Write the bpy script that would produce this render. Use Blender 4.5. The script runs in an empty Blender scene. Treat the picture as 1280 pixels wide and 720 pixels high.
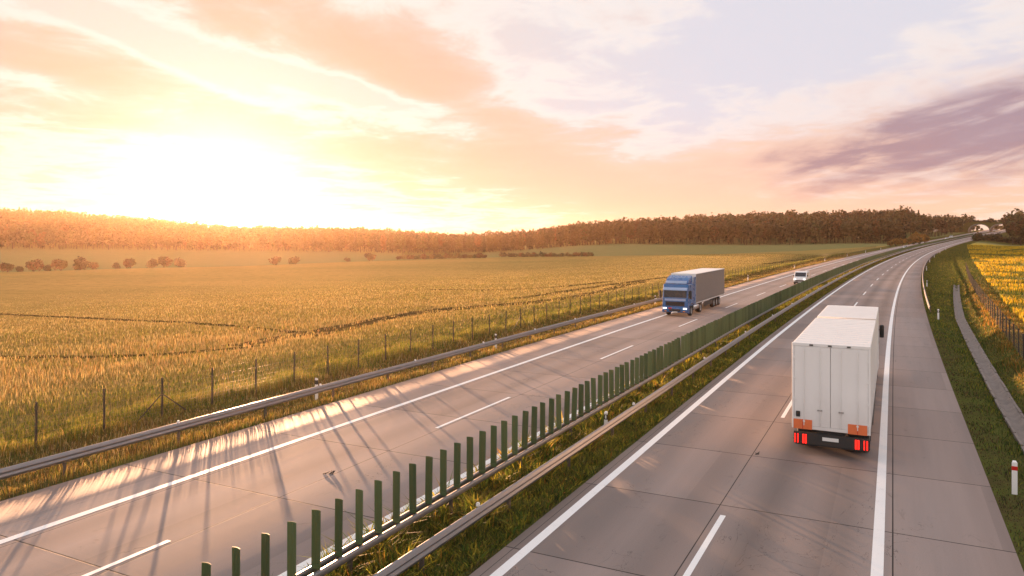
import bpy, math, random
import numpy as np
from mathutils import Vector, Matrix

random.seed(7)
RNG = np.random.default_rng(11)
SC = bpy.context.scene
COL = SC.collection
PI = math.pi

# ------------------------------------------------------------------ camera and layout constants
F_PX = 928.0            # focal length in pixels of a 1280 px wide picture
H_EYE = 7.7             # eye height on the overpass above the carriageway
TH = math.atan2(476, F_PX)      # heading of the straight piece of motorway, clockwise from +Y
CT, ST = math.cos(TH), math.sin(TH)
S0, RAD = 38.25, 3529.0         # where the right-hand bend starts and its radius
GAIN = 4.9                      # exposure factor (2 ** exposure)


def zroad(s):
    s = np.asarray(s, float)
    q = np.clip(s - 60, 0, 860) / 100
    z = -.2013 * q + .12274 * q ** 2 + .0107 * q ** 3
    return z + np.clip(s - 920, 0, None) * .006


def centre(s):
    s = np.asarray(s, float)
    a = np.clip(s - S0, 0, None) / RAD
    h = TH + a
    sx = np.minimum(s, S0)
    x = sx * ST + RAD * (np.cos(TH) - np.cos(h))
    y = sx * CT + RAD * (np.sin(h) - np.sin(TH))
    return x, y, h


def P(s, c, z=0.0):
    """world point at chainage s, offset c to the right, height z above the road"""
    x, y, h = centre(s)
    X = x + c * np.cos(h)
    Y = y - c * np.sin(h)
    return np.stack(np.broadcast_arrays(X, Y, zroad(s) + z), -1)


CX0 = S0 * ST + RAD * CT
CY0 = S0 * CT - RAD * ST


def SCof(X, Y):
    s = X * ST + Y * CT
    c = X * CT - Y * ST
    dx, dy = X - CX0, Y - CY0
    r = np.hypot(dx, dy)
    ang = np.arctan2(dy, dx)            # at start: pi - TH
    a = (PI - TH) - ang
    a = (a + PI) % (2 * PI) - PI
    far = s > S0
    return np.where(far, S0 + RAD * a, s), np.where(far, RAD - r, c)


# ------------------------------------------------------------------ terrain
def smooth(a, b, x):
    t = np.clip((x - a) / (b - a), 0, 1)
    return t * t * (3 - 2 * t)


CTRL = []


def ctl(x, y, Y, drop=0.0):
    CTRL.append(((x - 640) / F_PX * Y, Y, H_EYE - (y - 295) * Y / F_PX - drop))


# field and foot of the wood
for x, y, Y in ((-250, 341, 230), (0, 341, 230), (150, 336, 235), (300, 333, 260), (450, 327, 300), (640, 321.5, 335), (745, 320.5, 340),
                (900, 318, 345), (-250, 312, 560), (0, 312, 560), (150, 312.5, 560), (300, 314, 560), (440, 315.5, 540), (540, 318, 500), (640, 315, 490),
                (700, 309, 500), (760, 305.5, 500), (880, 306, 500), (1000, 306, 490), (1080, 304.5, 480)):
    ctl(x, y, Y)
# ridge under the wood (tops of the trees less the trees)
for x, y, Y in ((-250, 258, 780), (0, 261, 760), (100, 265, 760), (200, 274, 760), (300, 283, 760), (400, 285, 740), (520, 287, 680), (600, 290, 640), (640, 289, 640),
                (700, 283, 640), (760, 279, 640), (800, 274.5, 640), (850, 271, 640), (920, 268, 630), (1000, 265.5, 620), (1060, 263, 610), (1100, 262, 600), (1150, 258, 590)):
    ctl(x, y, Y, 16.5)
for x in (-250, 100, 400, 700, 1000):
    ctl(x, 292, 1300, 6)
# near left field
for s_, c_, z_ in ((0, -34, -.3), (40, -34, -.35), (90, -36, -.4), (60, -70, -1.0), (0, -80, -1.2), (120, -90, -1.4), (-60, -60, -.8), (200, -60, -.6), (300, -70, .0), (-120, -150, -2)):
    p = P(s_, c_)
    CTRL.append((p[0], p[1], float(z_ + zroad(s_))))
# right side
for s_, c_, z_ in ((-60, 20, .7), (20, 14, .8), (60, 16, .9), (120, 20, 1.1), (60, 50, 1.2), (150, 60, 1.6), (260, 40, 1.6), (260, 120, 2.6), (400, 60, 2.6), (400, 160, 4.2), (60, 150, 2.5), (-100, 120, 2)):
    p = P(s_, c_)
    CTRL.append((p[0], p[1], z_ + (float(zroad(s_)) * .6)))
for x, y, Y in ((1215, 304, 500), (1280, 304, 480), (1400, 303, 470), (1600, 300, 460)):
    ctl(x, y, Y)
for x, y, Y in ((1250, 274, 660), (1280, 263, 640), (1330, 256, 640), (1450, 250, 640), (1700, 245, 600)):
    ctl(x, y, Y, 16.5)
for s_, c_, z_ in ((700, -40, 1.0), (700, 30, 1.), (800, -45, 2), (800, 25, 2), (900, -60, -1), (900, 60, 0), (1100, -60, -4), (1100, 60, -3), (1300, -150, -8), (1300, 0, -8), (600, -32, .3), (600, 18, .3)):
    p = P(s_, c_)
    CTRL.append((p[0], p[1], z_ + float(zroad(s_))))
CTRL = np.array(CTRL)
_cp = CTRL[:, :2] / 100


def _tps(d2):
    return d2 * np.log(d2 + 1e-9) * .5


_n = len(CTRL)
_A = np.zeros((_n + 3, _n + 3))
_A[:_n, :_n] = _tps(((_cp[:, None] - _cp[None]) ** 2).sum(-1)) + np.eye(_n) * .02
_A[:_n, _n] = 1
_A[:_n, _n + 1:] = _cp
_A[_n:, :_n] = _A[:_n, _n:].T
_w = np.linalg.solve(_A, np.r_[CTRL[:, 2], 0, 0, 0])


def tps(X, Y):
    X = np.asarray(X, float)
    sh = X.shape
    q = np.stack([X.ravel(), np.asarray(Y, float).ravel()], -1) / 100
    out = np.empty(len(q))
    for i in range(0, len(q), 20000):
        b = q[i:i + 20000]
        out[i:i + 20000] = _tps(((b[:, None] - _cp[None]) ** 2).sum(-1)) @ _w[:_n] + _w[_n] + b @ _w[_n + 1:]
    return np.clip(out, -9, 45).reshape(sh)


def c_channel(s):
    return np.interp(s, [15, 40, 82, 137], [4.45, 4.65, 5.4, 7.6])


def c_fence_r(s):
    return np.interp(s, [0, 20, 46, 100, 158, 185, 240, 430], [5.8, 6.0, 6.45, 8.2, 10.1, 10.8, 11.6, 9.0])


def c_rape(s):
    return np.interp(s, [0, 40, 71, 85, 117, 151, 197, 239, 306, 385, 433, 480], [7.6, 8.4, 9.2, 9.7, 11.1, 12.2, 13.4, 13.9, 14.1, 12.8, 11.0, 9.0])


def zground(X, Y):
    s, c = SCof(X, Y)
    zr = zroad(s)
    # roadside ground in the corridor
    cor = np.full_like(np.asarray(s, float), -.035)
    med = (c > -12.0) & (c < -8.5)
    cor = np.where(med, -.035 - .06 * np.sin(np.clip((c + 11.95) / 3.4, 0, 1) * PI), cor)
    ch = c_channel(s)
    fe = c_fence_r(s)
    chan = -.22 * np.exp(-((c - ch) / .55) ** 2) * smooth(145, 130, s)
    bank = .62 * smooth(ch + .7, fe, c)
    cor = np.where(c > 2.6, cor + chan + bank, cor)
    cor = np.where(c < -23, cor - .12 * smooth(-24.2, -26.5, c), cor)
    t = tps(X, Y)
    wl = smooth(-28.5, -46, c)
    wr = smooth(0, 22, c - fe)
    w = np.where(c < -10, wl, wr)
    return zr + cor + (t - zr - cor) * w


# ------------------------------------------------------------------ mesh helpers
def new_obj(name, me, mat=None, parent=None):
    o = bpy.data.objects.new(name, me)
    COL.objects.link(o)
    if mat is not None and me is not None:
        for m in (mat if isinstance(mat, (list, tuple)) else [mat]):
            me.materials.append(m)
    if parent is not None:
        o.parent = parent
    return o


def tag(o, label=None, cat=None, group=None, kind=None):
    if label: o['label'] = label
    if cat: o['category'] = cat
    if group: o['group'] = group
    if kind: o['kind'] = kind
    return o


def thing(name, loc=(0, 0, 0), rz=0.0, **k):
    o = bpy.data.objects.new(name, None)
    o.empty_display_size = .3
    COL.objects.link(o)
    o.location = loc
    o.rotation_euler = (0, 0, rz)
    return tag(o, **k)


def copy_tree(o, parent=None):
    c = o.copy()
    COL.objects.link(c)
    if parent is not None:
        c.parent = parent
    for ch in list(o.children):
        copy_tree(ch, c)
    return c


def raw_mesh(name, V, loops, sizes, smooth_=False, uv=None, tint=None):
    """fast mesh from arrays; loops = vertex index per corner, sizes = corners per face"""
    V = np.ascontiguousarray(V, dtype=np.float32)
    loops = np.ascontiguousarray(loops, dtype=np.int32).ravel()
    sizes = np.ascontiguousarray(sizes, dtype=np.int32)
    me = bpy.data.meshes.new(name)
    me.vertices.add(len(V))
    me.vertices.foreach_set('co', V.ravel())
    me.loops.add(len(loops))
    me.loops.foreach_set('vertex_index', loops)
    me.polygons.add(len(sizes))
    st = np.zeros(len(sizes), np.int32)
    st[1:] = np.cumsum(sizes)[:-1]
    me.polygons.foreach_set('loop_start', st)
    if smooth_:
        me.polygons.foreach_set('use_smooth', np.ones(len(sizes), bool))
    if uv is not None:
        l = me.uv_layers.new(name='UVMap')
        l.data.foreach_set('uv', np.ascontiguousarray(uv[loops], dtype=np.float32).ravel())
    if tint is not None:
        a = me.attributes.new('tint', 'FLOAT_COLOR', 'POINT')
        t = np.ones((len(V), 4), np.float32)
        t[:, :tint.shape[1]] = tint
        a.data.foreach_set('color', t.ravel())
    me.update(calc_edges=True)
    me.validate()
    return me


class MB:
    def __init__(self):
        self.v, self.f = [], []

    def add(self, v, f):
        n = len(self.v)
        self.v += [tuple(map(float, p)) for p in v]
        self.f += [tuple(i + n for i in q) for q in f]
        return self

    def box(self, x0, x1, y0, y1, z0, z1):
        v = [(x, y, z) for z in (z0, z1) for y in (y0, y1) for x in (x0, x1)]
        return self.add(v, [(0, 2, 3, 1), (4, 5, 7, 6), (0, 1, 5, 4), (1, 3, 7, 5), (3, 2, 6, 7), (2, 0, 4, 6)])

    def prism(self, prof, x0, x1, axis='x', inset=0.0):
        """profile of (y,z) points extruded along x (or (x,z) along y)"""
        n = len(prof)
        cy = sum(p[0] for p in prof) / n
        cz = sum(p[1] for p in prof) / n
        v = []
        for x in (x0, x1):
            for a, b in prof:
                v.append((x, a, b) if axis == 'x' else ((a, x, b) if axis == 'y' else (a, b, x)))
        f = [tuple(range(n))[::-1], tuple(range(n, 2 * n))]
        for i in range(n):
            j = (i + 1) % n
            f.append((i, j, n + j, n + i))
        return self.add(v, f)

    def cyl(self, p0, p1, r0, r1=None, n=8, cap=True):
        r1 = r0 if r1 is None else r1
        a, b = Vector(p0), Vector(p1)
        d = (b - a).normalized()
        e = d.orthogonal().normalized()
        g = d.cross(e)
        v = []
        for p, r in ((a, r0), (b, r1)):
            for i in range(n):
                t = 2 * PI * i / n
                v.append(p + (e * math.cos(t) + g * math.sin(t)) * r)
        f = [(i, (i + 1) % n, n + (i + 1) % n, n + i) for i in range(n)]
        if cap:
            f += [tuple(range(n))[::-1], tuple(range(n, 2 * n))]
        return self.add(v, f)

    def revolve(self, prof, origin=(0, 0, 0), axis='x', n=24):
        """profile (a along axis, radius)"""
        m = len(prof)
        v = []
        for i in range(n):
            t = 2 * PI * i / n
            for a, r in prof:
                q = (a, r * math.cos(t), r * math.sin(t)) if axis == 'x' else ((r * math.cos(t), r * math.sin(t), a))
                v.append((q[0] + origin[0], q[1] + origin[1], q[2] + origin[2]))
        f = []
        for i in range(n):
            j = (i + 1) % n
            for k in range(m - 1):
                f.append((i * m + k, i * m + k + 1, j * m + k + 1, j * m + k))
        return self.add(v, f)

    def build(self, name, mat, parent=None, bevel=0.0, smooth_=False, seg=2):
        me = bpy.data.meshes.new(name)
        me.from_pydata(self.v, [], self.f)
        me.update()
        if smooth_:
            me.polygons.foreach_set('use_smooth', np.ones(len(me.polygons), bool))
        o = new_obj(name, me, mat, parent)
        if bevel:
            b = o.modifiers.new('bevel', 'BEVEL')
            b.width = bevel
            b.segments = seg
            b.limit_method = 'ANGLE'
            b.angle_limit = math.radians(35)
        return o


def sweep(prof, ss, closed=False, cshift=None, zshift=None):
    """profile [(c,z)] swept along the road over chainages ss -> V, loops, sizes, uv(s, c)"""
    ss = np.asarray(ss, float)
    m = len(prof)
    V, UV = [], []
    for j, (c, z) in enumerate(prof):
        cc = c if cshift is None else c + cshift
        p = P(ss, cc, z)
        V.append(p)
        UV.append(np.stack([ss, np.broadcast_to(cc, ss.shape)], -1))
    V = np.stack(V, 1)
    UV = np.stack(UV, 1)
    n = len(ss)
    mm = m if closed else m - 1
    i, j = np.meshgrid(np.arange(n - 1), np.arange(mm), indexing='ij')
    k = (j + 1) % m
    q = np.stack([i * m + j, i * m + k, (i + 1) * m + k, (i + 1) * m + j], -1).reshape(-1, 4)
    return V.reshape(-1, 3), q, np.full(len(q), 4), UV.reshape(-1, 2)


def spaced(a, b, near=2.0, far=8.0):
    out = [a]
    while out[-1] < b:
        out.append(out[-1] + near + (far - near) * min(1, max(0, (out[-1] - 40) / 300)))
    out[-1] = b
    return np.array(out)


# ------------------------------------------------------------------ node helpers / materials
class NT:
    def __init__(self, tree):
        self.t = tree
        self.n = tree.nodes
        self.l = tree.links

    def new(self, typ, **k):
        nd = self.n.new(typ)
        for a, b in k.items():
            setattr(nd, a, b)
        return nd

    def inp(self, nd, i, v):
        if v is None:
            return
        if isinstance(v, bpy.types.NodeSocket):
            self.l.new(v, nd.inputs[i])
        else:
            nd.inputs[i].default_value = v

    def m(self, op, a, b=None, c=None, clamp=False):
        nd = self.new('ShaderNodeMath', operation=op)
        nd.use_clamp = clamp
        self.inp(nd, 0, a); self.inp(nd, 1, b); self.inp(nd, 2, c)
        return nd.outputs[0]

    def mix(self, f, a, b, blend='MIX'):
        nd = self.new('ShaderNodeMix', data_type='RGBA', blend_type=blend)
        def col(v):
            return (*v, 1) if isinstance(v, (tuple, list)) and len(v) == 3 else v
        self.inp(nd, 0, f); self.inp(nd, 6, col(a)); self.inp(nd, 7, col(b))
        return nd.outputs[2]

    def sstep(self, a, b, x):
        nd = self.new('ShaderNodeMapRange', interpolation_type='SMOOTHSTEP')
        self.inp(nd, 0, x); self.inp(nd, 1, a); self.inp(nd, 2, b); self.inp(nd, 3, 0.0); self.inp(nd, 4, 1.0)
        return nd.outputs[0]

    def comb(self, x, y, z=0.0):
        nd = self.new('ShaderNodeCombineXYZ')
        self.inp(nd, 0, x); self.inp(nd, 1, y); self.inp(nd, 2, z)
        return nd.outputs[0]

    def sep(self, v):
        nd = self.new('ShaderNodeSeparateXYZ')
        self.inp(nd, 0, v)
        return nd.outputs

    def noise(self, vec, scale=1.0, detail=4.0, rough=.5, dist=0.0):
        nd = self.new('ShaderNodeTexNoise')
        self.inp(nd, 'Vector', vec); self.inp(nd, 'Scale', scale); self.inp(nd, 'Detail', detail)
        self.inp(nd, 'Roughness', rough); self.inp(nd, 'Distortion', dist)
        return nd.outputs[0]

    def scale(self, vec, xyz):
        nd = self.new('ShaderNodeVectorMath', operation='MULTIPLY')
        self.inp(nd, 0, vec); nd.inputs[1].default_value = xyz
        return nd.outputs[0]

    def obj(self):
        return self.new('ShaderNodeTexCoord').outputs['Object']

    def pos(self):
        return self.new('ShaderNodeNewGeometry').outputs['Position']

    def bump(self, h, strength=.3, dist=.05):
        nd = self.new('ShaderNodeBump')
        self.inp(nd, 'Height', h); nd.inputs['Strength'].default_value = strength; nd.inputs['Distance'].default_value = dist
        return nd.outputs[0]


def material(name):
    m = bpy.data.materials.new(name)
    m.use_nodes = True
    t = NT(m.node_tree)
    b = m.node_tree.nodes['Principled BSDF']
    return m, t, b


def plain(name, col, rough=.5, metal=0.0, var=.12, nscale=6.0, emit=None, spec=.5, bump=0.0):
    """a real surface: base colour with a little uneven soiling"""
    m, t, b = material(name)
    n = t.noise(t.obj(), nscale, 5, .6)
    k = t.m('MULTIPLY_ADD', n, 2 * var, 1 - var)
    c = t.mix(1.0, col, t.comb(k, k, k), 'MULTIPLY')
    t.inp(b, 'Base Color', c)
    r = t.m('MULTIPLY_ADD', n, .2, rough - .1)
    t.inp(b, 'Roughness', r)
    b.inputs['Metallic'].default_value = metal
    b.inputs['Specular IOR Level'].default_value = spec
    if emit:
        b.inputs['Emission Color'].default_value = (*emit[0], 1)
        b.inputs['Emission Strength'].default_value = emit[1]
    if bump:
        t.inp(b, 'Normal', t.bump(n, bump, .02))
    return m


def leafy(name, trans=.45, rough=.6, nscale=.35, lo=.75, hi=1.25):
    """leaf and blade material: colour per leaf from the 'tint' attribute, light passes through"""
    m, t, b = material(name)
    at = t.new('ShaderNodeAttribute', attribute_name='tint')
    n = t.noise(t.pos(), nscale, 4, .6)
    k = t.m('MULTIPLY_ADD', n, hi - lo, lo)
    c = t.mix(1.0, at.outputs['Color'], t.comb(k, k, k), 'MULTIPLY')
    t.inp(b, 'Base Color', c)
    b.inputs['Roughness'].default_value = rough
    b.inputs['Specular IOR Level'].default_value = .25
    tr = t.new('ShaderNodeBsdfTranslucent')
    t.inp(tr, 'Color', c)
    mx = t.new('ShaderNodeMixShader')
    mx.inputs[0].default_value = trans
    t.l.new(b.outputs[0], mx.inputs[1])
    t.l.new(tr.outputs[0], mx.inputs[2])
    t.l.new(mx.outputs[0], t.n['Material Output'].inputs['Surface'])
    return m


MAT = {}


def concrete_road():
    m, t, b = material('concrete_slabs')
    uvn = t.new('ShaderNodeUVMap', uv_map='UVMap').outputs[0]
    s, c, _ = t.sep(uvn)
    # slab joints: a saw cut every 5.33 m and lengthwise ones
    ph = t.m('FRACT', t.m('MULTIPLY_ADD', s, 1 / 5.33, -21.65 / 5.33 + 40))
    jw = t.m('MINIMUM', ph, t.m('SUBTRACT', 1.0, ph))
    wob = t.noise(uvn, 1.3, 3, .6)
    joint = t.sstep(.0052, .0026, t.m('ADD', jw, t.m('MULTIPLY_ADD', wob, .0016, -.0008)))
    lj = None
    for off, w in ((0.0, .017), (-4.4, .014), (-16.08, .013), (-19.62, .012), (-8.32, .008)):
        d = t.m('ABSOLUTE', t.m('SUBTRACT', c, off))
        k = t.sstep(w * 1.25, w * .7, d)
        lj = k if lj is None else t.m('MAXIMUM', lj, k)
    j = t.m('MAXIMUM', t.m('MULTIPLY', joint, .85), t.m('MULTIPLY', lj, .9))
    # slab by slab tone
    wn = t.new('ShaderNodeTexWhiteNoise', noise_dimensions='2D')
    lane = t.m('FLOOR', t.m('MULTIPLY', t.m('ADD', c, 4.4 + 40), 1 / 3.9))
    t.inp(wn, 'Vector', t.comb(t.m('FLOOR', t.m('MULTIPLY_ADD', s, 1 / 5.33, -21.65 / 5.33 + 40)), lane))
    slab = t.m('MULTIPLY_ADD', wn.outputs[0], .22, .89)
    big = t.noise(t.scale(uvn, (.07, .35, 1)), 1.0, 5, .55)
    streak = t.noise(t.scale(uvn, (.12, 2.6, 1)), 1.0, 5, .6)
    fine = t.noise(t.scale(uvn, (30, 30, 1)), 1.0, 3, .7)
    # rubber in the wheel tracks of the four lanes
    wear = None
    for ctr, a in ((-2.2, .36), (-6.1, .20), (-18.15, .20), (-14.2, .13)):
        for off in (-.95, .95):
            d = t.m('SUBTRACT', c, ctr + off)
            g = t.m('MULTIPLY', t.m('EXPONENT', t.m('MULTIPLY', t.m('MULTIPLY', d, d), -3.0)), a)
            wear = g if wear is None else t.m('ADD', wear, g)
    wear = t.m('MULTIPLY', wear, t.m('MULTIPLY_ADD', streak, .9, .5))
    k = t.m('MULTIPLY', slab, t.m('MULTIPLY_ADD', big, .5, .75))
    k = t.m('MULTIPLY', k, t.m('MULTIPLY_ADD', streak, .3, .85))
    k = t.m('MULTIPLY', k, t.m('MULTIPLY_ADD', fine, .3, .85))
    # oil drips and old repairs
    spot = t.noise(t.scale(uvn, (.8, 1.6, 1)), 1.0, 7, .7, .6)
    k = t.m('MULTIPLY', k, t.m('SUBTRACT', 1.0, t.m('MULTIPLY', t.sstep(.60, .74, spot), .28)))
    ck = t.m('ABSOLUTE', t.m('SUBTRACT', t.noise(t.scale(uvn, (.22, .5, 1)), 1.0, 5, .6, 1.2), .5))
    k = t.m('MULTIPLY', k, t.m('SUBTRACT', 1.0, t.m('MULTIPLY', t.m('MULTIPLY', t.sstep(.0028, .0008, ck), t.sstep(.52, .62, big)), .55)))
    k = t.m('MULTIPLY', k, t.m('SUBTRACT', 1.0, wear))
    k = t.m('MULTIPLY', k, t.m('SUBTRACT', 1.0, j))
    tone = t.mix(t.sstep(.35, .7, big), (.325, .25, .222), (.255, .208, .192))
    t.inp(b, 'Base Color', t.mix(1.0, tone, t.comb(k, k, k), 'MULTIPLY'))
    t.inp(b, 'Roughness', t.m('MULTIPLY_ADD', streak, .14, .74))
    b.inputs['Specular IOR Level'].default_value = .25
    # brushed texture across the lane plus shallow unevenness
    grain = t.m('ADD', t.m('MULTIPLY', fine, .4), t.m('MULTIPLY', t.noise(t.scale(uvn, (9, .7, 1)), 1.0, 3, .6), .6))
    t.inp(b, 'Normal', t.bump(t.m('SUBTRACT', grain, t.m('MULTIPLY', j, 2.0)), .22, .012))
    return m


def paint_line():
    m, t, b = material('road_paint')
    p = t.pos()
    n = t.noise(p, 3.0, 6, .7)
    n2 = t.noise(p, 40.0, 3, .7)
    k = t.sstep(.28, .46, t.m('ADD', t.m('MULTIPLY', n, .6), t.m('MULTIPLY', n2, .4)))
    t.inp(b, 'Base Color', t.mix(k, (.5, .48, .45), (.82, .81, .80)))
    b.inputs['Roughness'].default_value = .5
    t.inp(b, 'Normal', t.bump(n2, .2, .004))
    return m


def ground_mat():
    m, t, b = material('verge_soil_and_turf')
    p = t.pos()
    n = t.noise(p, .5, 6, .62)
    n2 = t.noise(p, 6.0, 5, .7)
    f = t.sstep(.35, .65, t.m('ADD', t.m('MULTIPLY', n, .6), t.m('MULTIPLY', n2, .4)))
    c = t.mix(f, (.085, .068, .03), (.10, .115, .028))
    c = t.mix(t.sstep(.58, .78, n2), c, (.15, .105, .045))
    t.inp(b, 'Base Color', c)
    b.inputs['Roughness'].default_value = .95
    b.inputs['Specular IOR Level'].default_value = .0
    t.inp(b, 'Normal', t.bump(n2, .8, .12))
    return m


def field_mat():
    """golden crop, and the paler green field behind it (weights in 'tint')"""
    m, t, b = material('ripening_crop')
    at = t.new('ShaderNodeAttribute', attribute_name='tint')
    w2, _, _ = t.sep(at.outputs['Color'])
    p = t.pos()
    big = t.noise(t.scale(p, (.012, .03, 0)), 1.0, 4, .55)
    rows = t.noise(t.scale(p, (.06, .5, 0)), 1.0, 5, .65, .4)
    mid = t.noise(p, .55, 5, .65)
    fine = t.noise(p, 7.0, 4, .75)
    gold = t.mix(t.sstep(.3, .7, big), (.36, .255, .085), (.28, .215, .07))
    gold = t.mix(t.m('MULTIPLY', t.sstep(.45, .7, mid), .6), gold, (.165, .145, .045))
    gold = t.mix(t.m('MULTIPLY', t.sstep(.52, .72, fine), .6), gold, (.47, .33, .12))
    gold = t.mix(t.m('MULTIPLY', t.sstep(.56, .72, rows), .5), gold, (.15, .115, .04))
    green = t.mix(t.sstep(.3, .7, rows), (.17, .18, .075), (.22, .21, .085))
    t.inp(b, 'Base Color', t.mix(w2, gold, green))
    b.inputs['Roughness'].default_value = .95
    b.inputs['Specular IOR Level'].default_value = .0
    h = t.m('ADD', t.m('MULTIPLY', fine, .45), t.m('MULTIPLY', mid, .55))
    t.inp(b, 'Normal', t.bump(h, 1.0, .5))
    return m


def rape_mat():
    m, t, b = material('flowering_crop')
    p = t.pos()
    big = t.noise(t.scale(p, (.03, .06, 0)), 1.0, 4, .6, .5)
    rows = t.noise(t.scale(p, (.16, .22, 0)), 1.0, 6, .7, .8)
    fine = t.noise(p, 4.0, 4, .75)
    f = t.sstep(.37, .50, t.m('ADD', t.m('MULTIPLY', big, .55), t.m('MULTIPLY', rows, .45)))
    y = t.mix(t.sstep(.4, .65, fine), (.44, .29, .018), (.60, .41, .022))
    g = t.mix(t.sstep(.35, .65, fine), (.075, .095, .012), (.15, .145, .018))
    at = t.new('ShaderNodeAttribute', attribute_name='tint')
    wr = t.sep(at.outputs['Color'])[1]
    turf = t.mix(t.sstep(.35, .65, rows), (.08, .10, .022), (.12, .125, .03))
    t.inp(b, 'Base Color', t.mix(wr, turf, t.mix(f, g, y)))
    b.inputs['Roughness'].default_value = .85
    b.inputs['Specular IOR Level'].default_value = .2
    t.inp(b, 'Normal', t.bump(t.m('ADD', t.m('MULTIPLY', fine, .4), t.m('MULTIPLY', rows, .6)), 1.0, .4))
    return m


MAT['road'] = concrete_road()
MAT['paint'] = paint_line()
MAT['ground'] = ground_mat()
MAT['field'] = field_mat()
MAT['rape'] = rape_mat()
MAT['zinc'] = plain('galvanised_steel', (.22, .215, .22), .40, .6, .22, 3.0)
MAT['zinc_post'] = plain('galvanised_post', (.10, .085, .075), .6, .3, .2, 4.0)
MAT['panel'] = plain('green_plastic', (.075, .115, .045), .42, 0, .15, 5.0)
_m = MAT['panel']
_t = NT(_m.node_tree)
_b = _m.node_tree.nodes['Principled BSDF']
_r = _t.new('ShaderNodeObjectInfo').outputs['Random']
_src = _b.inputs['Base Color'].links[0].from_socket
_f = _t.m('MULTIPLY_ADD', _r, .55, .72)
_t.inp(_b, 'Base Color', _t.mix(_t.m('MULTIPLY', _r, .18), _t.mix(1.0, _src, _t.comb(_f, _f, _f), 'MULTIPLY'), (.12, .12, .07)))
MAT['wood_post'] = plain('dark_fence_steel', (.055, .045, .035), .7, .2, .2, 8.0)
MAT['wire'] = plain('fence_wire', (.20, .17, .14), .45, .7, .1, 5.0)
MAT['white'] = plain('white_plastic', (.80, .79, .77), .45, 0, .05, 9.0)
MAT['black'] = plain('black_plastic', (.02, .02, .02), .5, 0, .1, 9.0)
MAT['red'] = plain('red_reflector', (.55, .02, .015), .3, 0, .05, 9.0)
MAT['gutter'] = plain('gutter_concrete', (.20, .165, .145), .85, 0, .55, 2.2, bump=.8)
MAT['track'] = plain('trampled_crop', (.06, .047, .02), .95, 0, .4, .8, spec=0, bump=.8)
MAT['arch'] = plain('arch_concrete', (.33, .28, .25), .75, 0, .15, .3)
MAT['bark'] = plain('bark', (.055, .04, .03), .9, 0, .3, 2.0)
MAT['leaf'] = leafy('tree_leaves', .30, .6, .12)
MAT['wood'] = leafy('far_forest_leaves', .12, .7, .03, .6, 1.35)
MAT['blade'] = leafy('grass_blades', .5, .6, .6, .7, 1.3)

# ------------------------------------------------------------------ ground, fields
def axis_vals(lo, hi, knots):
    """knots [(pos, step)] -> adaptive coordinate list"""
    ks = sorted(knots)
    out = [lo]
    while out[-1] < hi:
        st = np.interp(out[-1], [k[0] for k in ks], [k[1] for k in ks])
        out.append(out[-1] + st)
    out[-1] = hi
    return np.array(out)


C_FIELD = -30.2
cl = -axis_vals(-C_FIELD, 1500, [(30, .6), (60, 2), (120, 5), (400, 9), (700, 12), (1500, 90)])[::-1]
cm = np.array([C_FIELD, -29, -28, -27, -26, -25, -24.3, -23.6, -23.0, -20, -16, -12.1, -11.5, -11, -10.3, -9.6, -9, -8.6, -5, 0, 2.55, 2.9])
cr = np.concatenate([np.arange(3.1, 12.1, .25), axis_vals(12.4, 1300, [(12, .6), (40, 3), (120, 7), (500, 25), (1300, 90)])])
sv = axis_vals(-160, 2600, [(-160, 20), (-20, 3), (0, 1.5), (60, 2), (150, 4), (300, 7), (850, 9), (1200, 40), (2600, 200)])
C_ALL = np.unique(np.concatenate([cl, cm, cr]))


def sc_grid(cvals, svals, dz=0.0):
    S_, C_ = np.meshgrid(svals, cvals, indexing='ij')
    p = P(S_, C_)
    z = zground(p[..., 0], p[..., 1]) + dz
    p[..., 2] = z
    n, m = S_.shape
    i, j = np.meshgrid(np.arange(n - 1), np.arange(m - 1), indexing='ij')
    q = np.stack([i * m + j, i * m + j + 1, (i + 1) * m + j + 1, (i + 1) * m + j], -1).reshape(-1, 4)
    return p.reshape(-1, 3), q, S_.ravel(), C_.ravel()


V, Q, _, _ = sc_grid(C_ALL, sv)
Cc = C_ALL
ncol = len(C_ALL) - 1
qc = np.tile((C_ALL[:-1] + C_ALL[1:]) / 2, len(sv) - 1)
qs = np.repeat((sv[:-1] + sv[1:]) / 2, ncol)
left = qc < C_FIELD
right = (qc > c_fence_r(qs) + .5) & (qs < 560)
AZ = np.arctan2(V[:, 0], V[:, 1])
far_edge = np.interp(V[:, 0] / np.maximum(V[:, 1], 1) * F_PX + 640, [-400, 0, 150, 300, 450, 640, 745, 900, 1000, 1100], [232, 232, 237, 262, 303, 338, 345, 352, 372, 430])
w2 = smooth(-6, 6, V[:, 1] - far_edge)
vs_, vc_ = SCof(V[:, 0], V[:, 1])
wr_ = smooth(-.8, .9, vc_ - c_rape(vs_)) * smooth(560, 500, vs_)
tint = np.stack([w2, wr_, w2 * 0], -1)
for nm, mask, mt in (('ground', ~(left | right), MAT['ground']), ('field', left, MAT['field']), ('field', right, MAT['rape'])):
    q = Q[mask]
    used = np.unique(q)
    remap = np.zeros(len(V), int)
    remap[used] = np.arange(len(used))
    me = raw_mesh(nm, V[used], remap[q], np.full(len(q), 4), True, None, tint[used])
    tag(new_obj(nm, me, mt), {'ground': 'grass verges, median and soil around the motorway'}.get(nm, 'golden ripening crop field left of the motorway' if mt is MAT['field'] else 'yellow flowering crop field on the right beyond the fence'), 'field' if nm == 'field' else 'ground', None, 'structure')

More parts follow.
